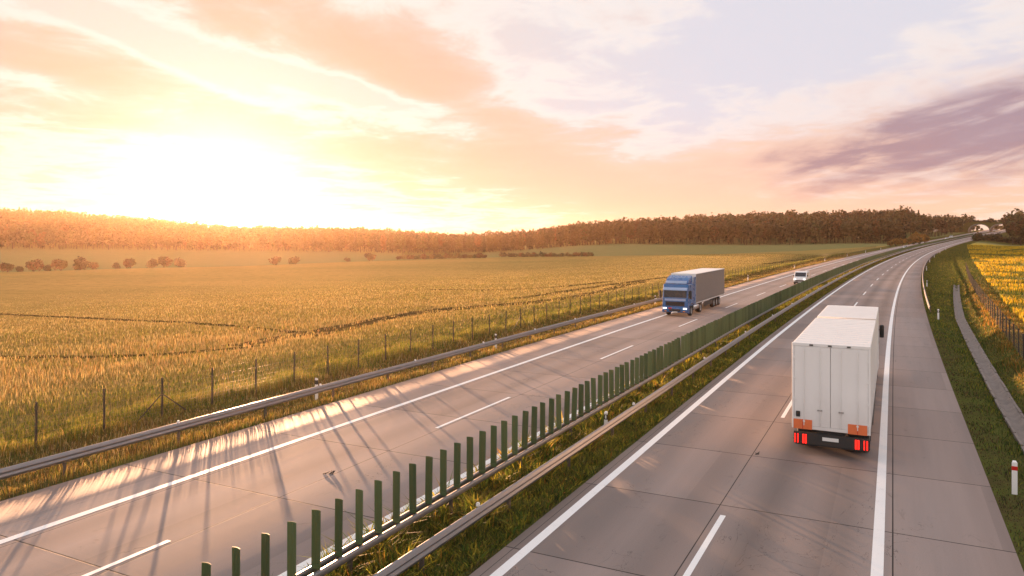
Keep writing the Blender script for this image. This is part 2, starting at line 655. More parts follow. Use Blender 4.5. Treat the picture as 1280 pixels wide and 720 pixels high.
# ------------------------------------------------------------------ carriageways and markings
def strip(name, mat, bands, ss, z, label=None, cat=None, skirt=0.0):
    Vs, Qs, Ns, Us = [], [], [], []
    n0 = 0
    for c0, c1 in bands:
        prof = [(c0, z), (c1, z)]
        if skirt:
            prof = [(c0, z - skirt), (c0, z)] + [(c0 + (c1 - c0) * k / 6, z) for k in range(1, 6)] + [(c1, z), (c1, z - skirt)]
        v, q, n, u = sweep(prof, ss)
        Vs.append(v); Qs.append(q + n0); Ns.append(n); Us.append(u)
        n0 += len(v)
    me = raw_mesh(name, np.concatenate(Vs), np.concatenate(Qs), np.concatenate(Ns), False, np.concatenate(Us))
    return tag(new_obj(name, me, mat), label, cat, None, 'structure')


ss_road = spaced(-90, 1150, 2, 6)
strip('carriageway', MAT['road'], [(-8.55, 2.67)], ss_road, 0.0, 'right carriageway of pale concrete slabs with a wide hard shoulder', 'road', .12)
strip('carriageway', MAT['road'], [(-23.05, -11.85)], ss_road, 0.0, 'left carriageway of pale concrete slabs leading past the crop field', 'road', .12)
strip('road_markings', MAT['paint'], [(-8.13, -7.87), (-.45, -.19)], ss_road, .004, 'solid white edge lines of the right carriageway', 'road marking')
strip('road_markings', MAT['paint'], [(-20.1, -19.84), (-12.4, -12.14)], ss_road, .004, 'solid white edge lines of the left carriageway', 'road marking')


def dashes(c, s_first, label):
    Vs, Qs, n0 = [], [], 0
    k = -4
    while True:
        a = s_first + 18.75 * k
        k += 1
        if a > 1000:
            break
        ss = np.linspace(a, a + 6.4, 5)
        v, q, n, u = sweep([(c - .075, .004), (c + .075, .004)], ss)
        Vs.append(v); Qs.append(q + n0); n0 += len(v)
    q = np.concatenate(Qs)
    tag(new_obj('lane_dashes', raw_mesh('lane_dashes', np.concatenate(Vs), q, np.full(len(q), 4)), MAT['paint']), label, 'road marking', None, 'structure')


def s_of(x, y, z=0.0):
    """chainage of the ground point seen at pixel (x,y) of the photo, used once to read distances off it"""
    Y = F_PX * (H_EYE - z) / (y - 295)
    return SCof(np.array((x - 640) / F_PX * Y), np.array(Y))


dashes(-4.16, float(s_of(976, 522)[0]), 'dashed white lane line of the right carriageway')
dashes(-16.28, float(s_of(545, 535)[0]), 'dashed white lane line of the left carriageway')

# ------------------------------------------------------------------ tyre tracks in the crop
TRK = np.zeros((1400, 1400), bool)      # cells of .4 m that a wheel has flattened, X from -280, Y from 0


def track(pts, width, label, cat='track'):
    px = np.array(pts, float)
    W = []
    for x, y in px:
        Y = 60.0
        for _ in range(30):
            X = (x - 640) / F_PX * Y
            z = float(zground(np.array([X]), np.array([Y]))[0])
            Y = .5 * Y + .5 * F_PX * (H_EYE - z) / (y - 295)
        W.append(((x - 640) / F_PX * Y, Y))
    W = np.array(W)
    d = np.r_[0, np.cumsum(np.hypot(*np.diff(W, axis=0).T))]
    t = np.arange(0, d[-1], .8)
    X = np.interp(t, d, W[:, 0]); Y = np.interp(t, d, W[:, 1])
    k = np.ones(9) / 9
    X[4:-4] = np.convolve(X, k, 'valid'); Y[4:-4] = np.convolve(Y, k, 'valid')
    X += np.interp(t, np.arange(0, d[-1] + 8, 8), RNG.normal(0, .35, len(np.arange(0, d[-1] + 8, 8))))
    tx, ty = np.gradient(X), np.gradient(Y)
    L = np.hypot(tx, ty) + 1e-9
    nx, ny = -ty / L, tx / L
    for o_ in np.arange(-width * .6, width * .6 + .01, .2):
        i_ = ((X + nx * o_ + 280) / .4).astype(int); j_ = ((Y + ny * o_) / .4).astype(int)
        ok_ = (i_ >= 0) & (i_ < 1400) & (j_ >= 0) & (j_ < 1400)
        TRK[i_[ok_], j_[ok_]] = True
    wl = width * (.5 + RNG.normal(0, .13, len(t)))
    wr = width * (.5 + RNG.normal(0, .13, len(t)))
    A = np.stack([X + nx * wl, Y + ny * wl], -1)
    B = np.stack([X - nx * wr, Y - ny * wr], -1)
    Vv = np.stack([A, B], 1).reshape(-1, 2)
    z = zground(Vv[:, 0], Vv[:, 1]) + .03
    n = len(t)
    i = np.arange(n - 1)
    q = np.stack([2 * i, 2 * i + 1, 2 * i + 3, 2 * i + 2], -1)
    tag(new_obj('path', raw_mesh('path', np.c_[Vv, z], q, np.full(len(q), 4)), MAT['track']), label, cat, None, 'structure')


track([(-40, 391), (60, 396), (160, 400), (260, 405), (330, 412), (380, 417)], 1.3, 'thin wheel track crossing the crop field to the left')
track([(300, 433), (350, 423), (420, 410), (500, 394), (560, 386), (640, 380), (700, 374), (770, 360), (800, 352)], 2.2, 'broad trampled track curving through the crop field')
track([(390, 421), (470, 402), (540, 390), (620, 383), (680, 378)], 1.6, 'second wheel rut beside the broad trampled track')
track([(-40, 447), (60, 447), (160, 446), (260, 440), (330, 432)], 1.3, 'lodged dark strip of crop across the near left field')
track([(640, 374), (700, 365), (770, 355), (830, 347), (900, 342)], 2.2, 'farther wheel track in the crop towards the blue truck')
track([(540, 362), (620, 363), (700, 359), (760, 352)], 1.8, 'far wheel track along the crop field')
track([(960, 330), (1000, 325), (1040, 321)], 2.5, 'dark rut in the crop close to the far left verge')

# ------------------------------------------------------------------ grass, crop
def blades(name, s, c, h, w, cols, label, cat, lean=.35, dz=0.0, mat=None):
    """one blade or stalk per (s, c): a narrow triangle pair with its own colour"""
    n = len(s)
    p = P(s, c)
    X, Y = p[:, 0], p[:, 1]
    z = zground(X, Y) + dz
    a = RNG.uniform(0, 2 * PI, n)
    dx, dy = np.cos(a) * w * .5, np.sin(a) * w * .5
    la = RNG.uniform(0, 2 * PI, n)
    lr = np.abs(RNG.normal(0, lean, n)) * h
    b0 = np.stack([X - dx, Y - dy, z], -1)
    b1 = np.stack([X + dx, Y + dy, z], -1)
    mx, my, mz = X + np.cos(la) * lr * .4, Y + np.sin(la) * lr * .4, z + h * .6
    m0 = np.stack([mx - dx * .8, my - dy * .8, mz], -1)
    m1 = np.stack([mx + dx * .8, my + dy * .8, mz], -1)
    tp = np.stack([X + np.cos(la) * lr, Y + np.sin(la) * lr, z + h], -1)
    Vv = np.stack([b0, b1, m1, m0, tp], 1).reshape(-1, 3)
    i = np.arange(n)[:, None] * 5
    loops = np.concatenate([i + [0, 1, 2, 3], i + [3, 2, 4]], 1)
    sizes = np.tile([4, 3], n)
    me = raw_mesh(name, Vv, loops, sizes, False, None, np.repeat(cols, 5, 0))
    return tag(new_obj(name, me, mat or MAT['blade']), label, cat, None, 'stuff')


def palette(n, cols, weights, jitter=.18):
    cols = np.array(cols)
    i = RNG.choice(len(cols), n, p=np.array(weights) / sum(weights))
    return np.clip(cols[i] * (1 + RNG.normal(0, jitter, (n, 1))) * (1 + RNG.normal(0, .06, (n, 3))), .004, .8)


def s_samples(n, s0, s1, power=1.0):
    """more of them close by: density falls with distance"""
    u = RNG.random(n)
    o = max(12, 12 - s0)
    a, b = s0 + o, s1 + o
    return a * (b / a) ** u - o


def patchy(s, c, scale, thr=.5, soft=.15, seed=0):
    r = np.random.default_rng(seed)
    v = np.zeros_like(s)
    for k in range(10):
        f = r.uniform(.4, 1.6) / scale
        a = r.uniform(0, 2 * PI)
        v += np.sin((s * math.cos(a) + c * math.sin(a)) * f * 2 * PI + r.uniform(0, 6.3))
    return smooth(thr - soft, thr + soft, .5 + v / 8)


GOLD, OCHRE, STRAW = (.36, .27, .08), (.25, .14, .028), (.48, .37, .16)
GRN, LIME, DKG, OLV = (.065, .105, .018), (.22, .21, .028), (.032, .06, .014), (.11, .105, .028)
BRN = (.11, .07, .03)

# left verge between road and fence
n = 120000
s = s_samples(n, 6, 330); c = RNG.uniform(-30.3, -23.12, n)
k = patchy(s, c, 5, .5, .3, 3)
band = np.exp(-((c + 23.5) / .35) ** 2)
lim = smooth(-27.2, -28.8, c)
h = (.10 + .10 * k + .22 * lim * (.5 + k) + .10 * band) * RNG.uniform(.6, 1.3, n)
col = palette(n, [OCHRE, STRAW, OLV, BRN, LIME], [4, 2, 2, 3, 1])
cl_ = palette(n, [LIME, GRN, GOLD], [4, 3, 2])
cb_ = palette(n, [GOLD, OCHRE, LIME], [4, 3, 2])
col = np.where((RNG.random(n) < lim)[:, None], cl_, col)
col = np.where((RNG.random(n) < band * .9)[:, None], cb_, col)
dist = np.maximum(15, s)
blades('grass', s, c, h, .010 + .00042 * dist, col, 'dry and green grass on the left verge under the guardrail and fence', 'grass')

# crop stalks nearest the motorway
n = 560000
s = s_samples(n, -14, 300); c = C_FIELD - .1 - 95 * RNG.random(n) ** 1.35
X_ = P(s, c)
i_ = np.clip(((X_[:, 0] + 280) / .4).astype(int), 0, 1399); j_ = np.clip((X_[:, 1] / .4).astype(int), 0, 1399)
d = -c + C_FIELD
far_ = np.hypot(X_[:, 0], X_[:, 1])
keep = ~TRK[i_, j_] & (RNG.random(n) > smooth(45, 95, d) * .85) & (X_[:, 1] > 5)
s, c, far_ = s[keep], c[keep], far_[keep]
n = len(s)
k = patchy(s, c, 7, .5, .35, 5)
k2 = patchy(s, c, 22, .5, .3, 9)
d = -c + C_FIELD
front = smooth(9, 2.5, d)
ear = smooth(7, 12, d) * smooth(26, 19, d) * smooth(70, 40, s)
h = (.30 + .14 * k + .14 * ear + .06 * smooth(8, 20, d)) * .55 * RNG.uniform(.8, 1.2, n) * (1 - .72 * smooth(18, 80, d)) * (1 - .55 * smooth(60, 160, s))
col = palette(n, [GOLD, STRAW, OLV, OCHRE, (.09, .075, .02)], [4.5, 3, 4, .3, 1], .18)
cf_ = palette(n, [GRN, OLV, LIME, DKG], [3, 3, 3, 1])
ce_ = palette(n, [(.46, .29, .10), (.36, .21, .06), STRAW, OLV], [3, 2, 4, 2])
col = np.where((RNG.random(n) < front * .85)[:, None], cf_, col)
col = np.where((RNG.random(n) < ear * .8)[:, None], ce_, col)
mid_green = smooth(.4, .9, k2) * .35
col = np.where((RNG.random(n) < mid_green)[:, None], palette(n, [OLV, LIME], [2, 1]), col)
blades('crop', s, c, h, .014 + .00040 * np.maximum(15, s - c * .3), col, 'golden crop stalks standing at the near edge of the left field', 'crop', .25)

# median
n = 130000
s = s_samples(n, 4, 420); c = RNG.uniform(-11.8, -8.58, n)
k = patchy(s, c, 2.2, .5, .25, 13)
edge = smooth(-8.6, -8.9, c)
h = (.10 + .16 * k) * (.35 + .65 * edge) * RNG.uniform(.6, 1.3, n)
farw = smooth(55, 90, s)
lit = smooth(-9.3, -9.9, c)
col = palette(n, [GRN, DKG, LIME, OLV], [4, 1.5, 3, 2])
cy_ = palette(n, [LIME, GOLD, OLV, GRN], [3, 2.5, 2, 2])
cfar = palette(n, [OCHRE, GRN, DKG, BRN], [2, 3, 2, 2])
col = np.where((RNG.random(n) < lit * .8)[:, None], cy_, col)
col = np.where((RNG.random(n) < farw * .7)[:, None], cfar, col)
blades('grass', s, c, h, .012 + .00042 * np.maximum(12, s), col, 'weedy green grass growing along the median between the guardrails', 'grass', .6)
n = 60000
s = s_samples(n, 4, 300); c = np.where(RNG.random(n) < .75, RNG.uniform(-11.75, -9.2, n), RNG.uniform(-9.3, -8.7, n))
k = patchy(s, c, 1.6, .45, .3, 17)
inner = smooth(-9.4, -9.9, c)
h = (.12 + .14 * k + .22 * inner * (.5 + k)) * RNG.uniform(.55, 1.2, n)
col = palette(n, [(.09, .13, .02), LIME, OLV, GRN, (.42, .34, .04), (.30, .16, .03)], [4, 4, 2, 2, 2, .8], .25)
blades('weeds', s, c, h, (.035 + .0006 * np.maximum(12, s)) * RNG.uniform(.6, 1.3, n), col, 'broad-leaved weeds standing under the median guardrails', 'weeds', .95)

# right verge and bank, up to the fence
n = 190000
s = s_samples(n, 8, 560); c = 2.72 + RNG.random(n) * 12.0
ch = c_channel(s); fe = c_fence_r(s)
keep = ((np.abs(c - ch) > .30 + RNG.normal(0, .05, n)) | (s > 122 + 12 * RNG.random(n))) & (c < c_rape(s) + .3)
s, c, ch, fe = s[keep], c[keep], ch[keep], fe[keep]
n = len(s)
k = patchy(s, c, 3.5, .5, .3, 21)
bare = smooth(4.0, 3.0, c) * smooth(75, 55, s)
dry = smooth(fe - 1.1, fe - .3, c) * smooth(fe + 2.4, fe + 1.4, c) * smooth(34, 58, s) * smooth(150, 90, s)
olive_ = smooth(ch + .5, ch + 1.0, c) * (1 - dry) * smooth(170, 120, s)
h = (.07 + .12 * k) * RNG.uniform(.6, 1.3, n) * (1 - .55 * bare) * (1 + .8 * dry)
col = palette(n, [GRN, DKG, OLV, LIME], [4, 1.5, 2.5, 2.5])
cd_ = palette(n, [(.36, .17, .03), OCHRE, GOLD, OLV], [4, 3, 2, 2])
cb_ = palette(n, [BRN, (.07, .055, .03), DKG], [4, 3, 2])
col = np.where((RNG.random(n) < bare * .85)[:, None], cb_, col)
col = np.where((RNG.random(n) < olive_ * .7)[:, None], palette(n, [OLV, BRN, GRN, OCHRE], [4, 2, 2, 1]), col)
col = np.where((RNG.random(n) < dry * .8)[:, None], cd_, col)
blades('grass', s, c, h, .012 + .00045 * np.maximum(15, s), col, 'grass on the right verge and bank around the drainage channel', 'grass', .5)

# flowering crop at the near edge of the right field
n = 110000
s = s_samples(n, 22, 480)
c = c_rape(s) + 40 * RNG.random(n) ** 1.3
k = patchy(s, c, 14, .48, .12, 31)
h = (.35 + .2 * k) * RNG.uniform(.7, 1.2, n)
cy_ = palette(n, [(.60, .40, .02), (.50, .32, .02), LIME], [4, 3, 1.5])
cg_ = palette(n, [GRN, LIME, OLV], [3, 2, 2])
col = np.where((RNG.random(n) < k * .85)[:, None], cy_, cg_)
blades('crop', s, c, h, .02 + .0006 * np.maximum(15, s), col, 'yellow flowering crop standing behind the right fence', 'crop', .3)

# ------------------------------------------------------------------ guardrails
def w_beam(c, side, z0=.44):
    """W section as a closed thin profile, side = +1 faces right"""
    pts = [(0, 0), (.0, .03), (.055, .075), (.055, .10), (.0, .145), (.0, .165), (.055, .21), (.055, .235), (.0, .28), (0, .31), (-.04, .322)]
    outer = [(c + side * a, z0 + b) for a, b in pts]
    inner = [(c + side * (a - .012), z0 + b) for a, b in pts[::-1]]
    return outer + inner


def box_beam(c, side, z0=.57):
    """slim box section"""
    return [(c + side * .045, z0), (c + side * .055, z0 + .02), (c + side * .055, z0 + .12), (c + side * .04, z0 + .14), (c - side * .04, z0 + .14), (c - side * .05, z0 + .12), (c - side * .05, z0)][::(1 if side > 0 else -1)]


def rail(name, prof, ss, mat, parent):
    v, q, nn, u = sweep(prof, ss, True)
    return new_obj(name, raw_mesh(name, v, q, nn, False), mat, parent)


def posts(parent, s_list, c, hgt, mat, base, w=.10, d=.06, limit=100, namefn='post', lean=0.0):
    """posts as parts that share one mesh; past the limit the far rest is one part"""
    m = MB().box(-w / 2, w / 2, -d / 2, d / 2, -.35, hgt)
    proto = None
    for i, s_ in enumerate(s_list[:limit]):
        p = P(s_, c if not callable(c) else c(s_))
        z = float(zground(p[0], p[1]))
        if proto is None:
            proto = m.build(namefn, mat, parent)
            o = proto
        else:
            o = proto.copy()
            COL.objects.link(o)
            o.parent = parent
        o.location = (p[0] - base[0], p[1] - base[1], z - base[2])
        o.rotation_euler = (random.gauss(0, lean), random.gauss(0, lean), -float(centre(s_)[2]))
    rest = s_list[limit:]
    if len(rest):
        mm = MB()
        for s_ in rest:
            p = P(s_, c if not callable(c) else c(s_))
            z = float(zground(p[0], p[1]))
            mm.box(p[0] - w / 2 - base[0], p[0] + w / 2 - base[0], p[1] - d / 2 - base[1], p[1] + d / 2 - base[1], z - .35 - base[2], z + hgt - base[2])
        o = mm.build(namefn, mat, parent)
        o['kind'] = 'stuff'


def guardrail(label, beams, post_c, s0, s1, first_post, spacing, refl=None, refl_step=20, post_h=.72, double=False):
    base = P(s0, post_c)
    t = thing('guardrail', tuple(base), 0, label=label, cat='guardrail')
    ss = spaced(s0, s1, 2.0, 6.0)
    for cb, side in beams:
        v, q, nn, u = sweep((box_beam if double else w_beam)(cb, side), ss, True)
        v = v - base
        new_obj('rail_beam', raw_mesh('rail_beam', v, q, nn, False), MAT['zinc'], t)
    pl = np.arange(first_post, s1 - .3, spacing)
    pl = pl[pl > s0]
    posts(t, pl, post_c, post_h, MAT['zinc_post'], base)
    if refl:
        cr_, zr_ = refl
        pr = None
        rl = np.arange(s0 + 5, min(s1, 420), refl_step)
        for s_ in rl:
            p = P(s_, cr_, zr_) - base
            if pr is None:
                pr = MB().prism([(-.05, 0), (.05, 0), (.05, .07), (.03, .10), (-.03, .10), (-.05, .07)], -.02, .02, 'y').build('reflector', MAT['white'], t)
                o = pr
            else:
                o = pr.copy()
                COL.objects.link(o)
                o.parent = t
            o.location = p
            o.rotation_euler = (0, 0, -float(centre(s_)[2]))
    return t


sp = float(s_of(329, 521)[0])
guardrail('long steel guardrail with dark posts along the left verge beside the crop field', [(-23.62, 1)], -23.74, -40, 84, sp - 4.3 * 12, 4.3, (-23.64, .745), 7.7)
guardrail('steel guardrail on the right side of the median, without green panels', [(-9.40, 1)], -9.54, -40, 760, 1.2, 4.3, (-9.5, .745), 12.9)
sp = float(s_of(486, 690)[0])
guardrail('double steel guardrail in the median carrying the green panels', [(-10.66, 1), (-10.94, -1)], -10.8, -40, 760, 4.6, 4.26, None, double=True)
guardrail('steel guardrail along the right hard shoulder where the bend starts', [(2.93, -1)], 3.06, 84, 330, 86, 4.3, None)

# green anti-glare panels on the median barrier: each its own object
pm = MB()
prof = []
for i in range(9):
    a = -1 + i / 4
    prof.append((a * .105, .028 * (1 - a * a)))
prof2 = [(x, y + .012) for x, y in prof]
loop = prof + prof2[::-1]
pm.prism([(x, y) for x, y in loop], .0, 1.20, 'z')
for xr in (-.055, .0, .055):        # moulded ribs on the face
    yb = .028 * (1 - (xr / .105) ** 2)
    pm.box(xr - .004, xr + .004, yb - .007, yb + .002, .02, 1.17)
pm.box(-.09, .09, .0, .03, -.04, .05)       # foot clamped on the rail
panel_me = None
P_S0, P_STEP = 10.59 - .71 * 10, .71
n_ind = 300
GRP = 'green glare panels in a row on the median barrier'
LBL = 'slim upright green glare panel standing on the median guardrail'
for i in range(n_ind):
    s_ = P_S0 + P_STEP * i
    p = P(s_, -10.8, .73)
    if i == 0:
        o = pm.build('glare_panel', MAT['panel'])
        proto = o
    else:
        o = proto.copy()
        COL.objects.link(o)
    o.location = tuple(p)
    o.rotation_euler = (random.gauss(0, .016), random.gauss(0, .018), -float(centre(s_)[2]) + random.gauss(0, .07))
    tag(o, LBL, 'glare panel', GRP)
mm = MB()
i = n_ind
while P_S0 + P_STEP * i < 755:
    s_ = P_S0 + P_STEP * i
    h = float(centre(s_)[2])
    p = P(s_, -10.8, .70)
    cs, sn = math.cos(-h), math.sin(-h)
    v = []
    for zz in (0, 1.22):
        for x, y in ((-.105, 0), (.105, 0), (.105, .03), (-.105, .03)):
            v.append((p[0] + x * cs - y * sn, p[1] + x * sn + y * cs, p[2] + zz))
    mm.add(v, [(0, 3, 2, 1), (4, 5, 6, 7), (0, 1, 5, 4), (1, 2, 6, 5), (2, 3, 7, 6), (3, 0, 4, 7)])
    i += 1
tag(mm.build('glare_panel', MAT['panel']), 'far end of the green glare panels merging into one wall', 'glare panel', None, 'stuff')

# ------------------------------------------------------------------ fences
def wire_fence(label, c_fn, s0, s1, spacing, first, hgt, braces, wires=True, wire_to=130, pw=.06):
    base = P(s0, c_fn(s0))
    t = thing('wire_fence', tuple(base), 0, label=label, cat='fence')
    pl = np.arange(first, s1, spacing)
    posts(t, pl, c_fn, hgt, MAT['wood_post'], base, pw, pw, 100, 'fence_post', .012)
    if wires:
        ss = np.arange(first, wire_to, spacing / 2)
        cc = np.array([c_fn(x) for x in ss])
        p = P(ss, cc)
        zg = zground(p[:, 0], p[:, 1])
        mm = MB()
        for zz in (.12, .25, .38, .52, .68, .86, 1.08, 1.32, hgt - .06):
            r = .0035
            for k in range(len(ss) - 1):
                a = (p[k, 0] - base[0], p[k, 1] - base[1], zg[k] + zz - base[2])
                b = (p[k + 1, 0] - base[0], p[k + 1, 1] - base[1], zg[k + 1] + zz - base[2])
                mm.cyl(a, b, r, r, 3, False)
        s2 = np.arange(first, min(wire_to, 70), .3)
        c2 = np.array([c_fn(x) for x in s2])
        p2 = P(s2, c2)
        z2 = zground(p2[:, 0], p2[:, 1])
        for k in range(len(s2)):
            a = (p2[k, 0] - base[0], p2[k, 1] - base[1], z2[k] + .1 - base[2])
            mm.cyl(a, (a[0], a[1], a[2] + hgt - .18), .003, .003, 3, False)
        mm.build('wire_mesh', MAT['wire'], t)
    for s_ in braces:
        p0 = P(s_, c_fn(s_))
        z0 = float(zground(p0[0], p0[1]))
        for sg in (-1, 1):
            p1 = P(s_ + sg * 1.35, c_fn(s_) + .02)
            z1 = float(zground(p1[0], p1[1]))
            MB().cyl((p0[0] - base[0], p0[1] - base[1], z0 + 1.02 - base[2]), (p1[0] - base[0], p1[1] - base[1], z1 - .05 - base[2]), .026, .026, 6).build('brace', MAT['wood_post'], t)
    return t


def fl(s):
    return -28.2


s211 = float(SCof(np.array((211 - 640) / F_PX * 32.), np.array(32.))[0])
wire_fence('wire game fence on thin dark posts between left verge and crop field', fl, -8, 420, 2.66, s211 - 2.66 * 8, 1.72, [s211, s211 + 2.66 * 13, s211 + 2.66 * 30], True, 140)
s_r = float(s_of(1273, 449.4, .66)[0])
wire_fence('dark post and wire fence up the bank on the right verge', c_fence_r, 20, 185, 2.75, s_r - 2.75 * 6, 1.55, [s_r + 2.75 * 20], True, 110, .075)

# ------------------------------------------------------------------ drainage channel
ss = np.arange(14, 138, 1.0)
chn = thing('drainage_channel', tuple(P(14, 4.45)), 0, label='shallow concrete drainage channel curving along the right verge', cat='drain channel')
b0 = P(14, 4.45)
Vs = []
prof = [(-.34, .0), (-.30, .06), (-.22, .0), (-.09, -.12), (.09, -.12), (.22, .0), (.30, .06), (.34, .0)]
cc = c_channel(ss)
for a, z in prof:
    p = P(ss, cc + a * (1 + 0 * ss))
    q = P(ss, cc)
    zc = zground(q[:, 0], q[:, 1]) + .15
    p[:, 2] = zc + z + RNG.normal(0, .008, len(ss))
    Vs.append(p - b0)
m_ = len(prof)
Vv = np.stack(Vs, 1).reshape(-1, 3)
i, j = np.meshgrid(np.arange(len(ss) - 1), np.arange(m_ - 1), indexing='ij')
q = np.stack([i * m_ + j, i * m_ + j + 1, (i + 1) * m_ + j + 1, (i + 1) * m_ + j], -1).reshape(-1, 4)
new_obj('gutter', raw_mesh('gutter', Vv, q, np.full(len(q), 4)), MAT['gutter'], chn)
mm = MB()
for s_ in np.arange(15, 137, 1.0):         # raised edges of the single gutter elements
    for sg in (-1, 1):
        cx = float(c_channel(s_)) + sg * .345
        p = P(s_, float(c_channel(s_)))
        z = float(zground(p[0], p[1])) + .14 + random.uniform(-.025, .03)
        a = P(s_ + .04, cx); b = P(s_ + .96, cx + (float(c_channel(s_ + 1)) - float(c_channel(s_))))
        d = (b - a); L = float(np.hypot(d[0], d[1])); u = d[:2] / L
        nrm = np.array([u[1], -u[0]]) * .05
        v = []
        for zz in (z - .05, z + .085):
            for e, f_ in ((a, 1), (b, 1), (b, -1), (a, -1)):
                v.append((e[0] + nrm[0] * f_ - b0[0], e[1] + nrm[1] * f_ - b0[1], zz - b0[2]))
        mm.add(v, [(0, 3, 2, 1), (4, 5, 6, 7), (0, 1, 5, 4), (1, 2, 6, 5), (2, 3, 7, 6), (3, 0, 4, 7)])
mm.build('edge_stones', MAT['gutter'], chn)

# ------------------------------------------------------------------ delineator posts
def delineator(s_, c, label, band='black', hgt=1.0, dz=0.0, facing=0):
    p = P(s_, c)
    z = float(zground(p[0], p[1])) + dz
    t = thing('delineator_post', (p[0], p[1], z), -float(centre(s_)[2]) + facing, label=label, cat='roadside post', group='white delineator posts along the motorway')
    w = .075
    tri = [(-w, -.05), (w, -.05), (w * .7, .03), (-w * .7, .03)]
    zb = hgt - (.26 if band == 'red' else .30)
    zt = zb + (.12 if band == 'red' else .20)
    MB().prism(tri, -.2, zb, 'z').build('post_body', MAT['white'], t, .008)
    MB().prism([(x * 1.02, y * 1.02) for x, y in tri], zb, zt, 'z').build('band', MAT['red'] if band == 'red' else MAT['black'], t)
    top = MB().prism(tri, zt, hgt - .03, 'z')
    n0 = len(top.v)
    top.add([(tri[k][0], tri[k][1], hgt - .03) for k in range(4)] + [(tri[0][0] * .8, tri[0][1], hgt - .02), (tri[1][0] * .8, tri[1][1], hgt - .02), (tri[2][0] * .8, tri[2][1], hgt + .02), (tri[3][0] * .8, tri[3][1], hgt + .02)],
            [(4, 5, 6, 7), (0, 1, 5, 4), (1, 2, 6, 5), (2, 3, 7, 6), (3, 0, 4, 7)])
    top.build('post_cap', MAT['white'], t, .006)
    MB().box(-.03, .03, -.056, -.0505, zb + .04, zt - .03).build('reflector', MAT['white'] if band == 'black' else MAT['red'], t)
    return t


def delineator_at(x, y, label, c=None, **k):
    s_, c_ = s_of(x, y)
    delineator(float(s_), float(c_) if c is None else c, label, **k)


sA, cA = s_of(1268, 616)
delineator(float(sA), float(cA), 'white roadside post with a red band on the right verge, nearest the viewer', 'red', .98)
delineator_at(1166.5, 399, 'white post with a black band where the right guardrail begins', 3.5)
delineator_at(1158.5, 358, 'white post with a black band beside the right guardrail, before the bend tightens', 3.45)
for (x, y), w_ in zip(((1158.5, 338.5), (1162.5, 328.5), (1168, 321.5), (1175, 316), (1182.5, 311.5)), ('second post past the start of the right guardrail', 'third post past the start of the right guardrail', 'fourth post past the start of the right guardrail', 'fifth post past the start of the right guardrail', 'sixth post past the start of the right guardrail')):
    s_, c_ = s_of(x, y)
    # follow the road at that distance
    Yv = F_PX * H_EYE / (y - 295)
    ss_ = np.arange(100, 600, .5)
    pp = P(ss_, 3.5)
    s_b = float(ss_[np.argmin(np.abs(pp[:, 0] / pp[:, 1] * F_PX + 640 - x) + np.abs((H_EYE - pp[:, 2]) / pp[:, 1] * F_PX + 295 - y))])
    delineator(s_b, 3.45, 'small white ' + w_, 'black', 1.05)


def s_on(c, x, z=0.0):
    ss_ = np.arange(5, 700, .25)
    pp = P(ss_, c)
    return float(ss_[np.argmin(np.abs(pp[:, 0] / pp[:, 1] * F_PX + 640 - x))])


for x, w_ in ((396, 'nearest white post with dark foot behind the left guardrail'), (620, 'white post leaning behind the left guardrail, halfway to the blue truck'), (819, 'white post beside the cab of the blue truck'),
              (935, 'white post on the left verge just behind the blue truck'), (993, 'white post on the left verge above the white van'), (1031, 'white post on the left verge past the white van'),
              (1059, 'second white post on the left verge past the white van'), (1082, 'third white post on the left verge past the white van'), (1101, 'small white post on the left verge before the orange bushes')):
    c_ = -24.25 if x < 830 else -23.6
    delineator(s_on(c_, x), c_, w_, 'black', 1.02, facing=PI)
delineator(s_on(-10.15, 757), -10.15, 'short white post with a black band between the two median guardrails', 'black', .8)

# ------------------------------------------------------------------ vehicles
def wheel(parent, x, y, r, w, side, n=28):
    """tyre with its rim; side = outward direction"""
    tprof = [(-w / 2, r * .62), (-w / 2, r * .9), (-w * .42, r * .98), (-w * .3, r), (w * .3, r), (w * .42, r * .98), (w / 2, r * .9), (w / 2, r * .62)]
    o = MB().revolve(tprof, (0, 0, 0), 'x', n).build('wheel', MAT['tyre'], parent, 0, True)
    o.location = (x, y, r)
    e = side * w / 2
    rp = [(e - side * .02, r * .63), (e - side * .06, r * .58), (e - side * .09, r * .35), (e - side * .02, r * .3), (e - side * .0, r * .2), (e, .001)]
    MB().revolve(rp, (0, 0, 0), 'x', n).build('rim', MAT['rim'], o, 0, True)
    return o


MAT['tyre'] = plain('rubber', (.022, .021, .020), .8, 0, .2, 8)
MAT['rim'] = plain('steel_rim', (.38, .37, .36), .4, .6, .15, 8)
MAT['blue'] = plain('blue_truck_paint', (.03, .13, .33), .28, 0, .08, 2.0)
MAT['paleblue'] = plain('pale_blue_visor', (.30, .40, .58), .3, 0, .06, 3.0)
MAT['curtain'] = plain('grey_brown_tarpaulin', (.19, .165, .155), .55, 0, .10, .9, bump=.15)
MAT['boxwhite'] = plain('white_box_body', (.82, .81, .80), .42, 0, .06, 1.1)
_m = MAT['boxwhite']           # road film thickest low down on the body
_t = NT(_m.node_tree)
_b = _m.node_tree.nodes['Principled BSDF']
_z = _t.sep(_t.pos())[2]
_film = _t.noise(_t.scale(_t.pos(), (2.5, 2.5, .8)), 1.0, 6, .65)
_src = _b.inputs['Base Color'].links[0].from_socket
_d = _t.m('MULTIPLY', _t.sstep(2.6, .7, _t.m('ADD', _z, _t.m('MULTIPLY_ADD', _film, 1.6, -.8))), .28)
_t.inp(_b, 'Base Color', _t.mix(_d, _src, (.36, .31, .27)))
MAT['roofwhite'] = plain('white_roof_skin', (.80, .77, .74), .5, 0, .06, .8)
MAT['vanwhite'] = plain('white_car_paint', (.80, .79, .78), .25, 0, .04, 2.0)
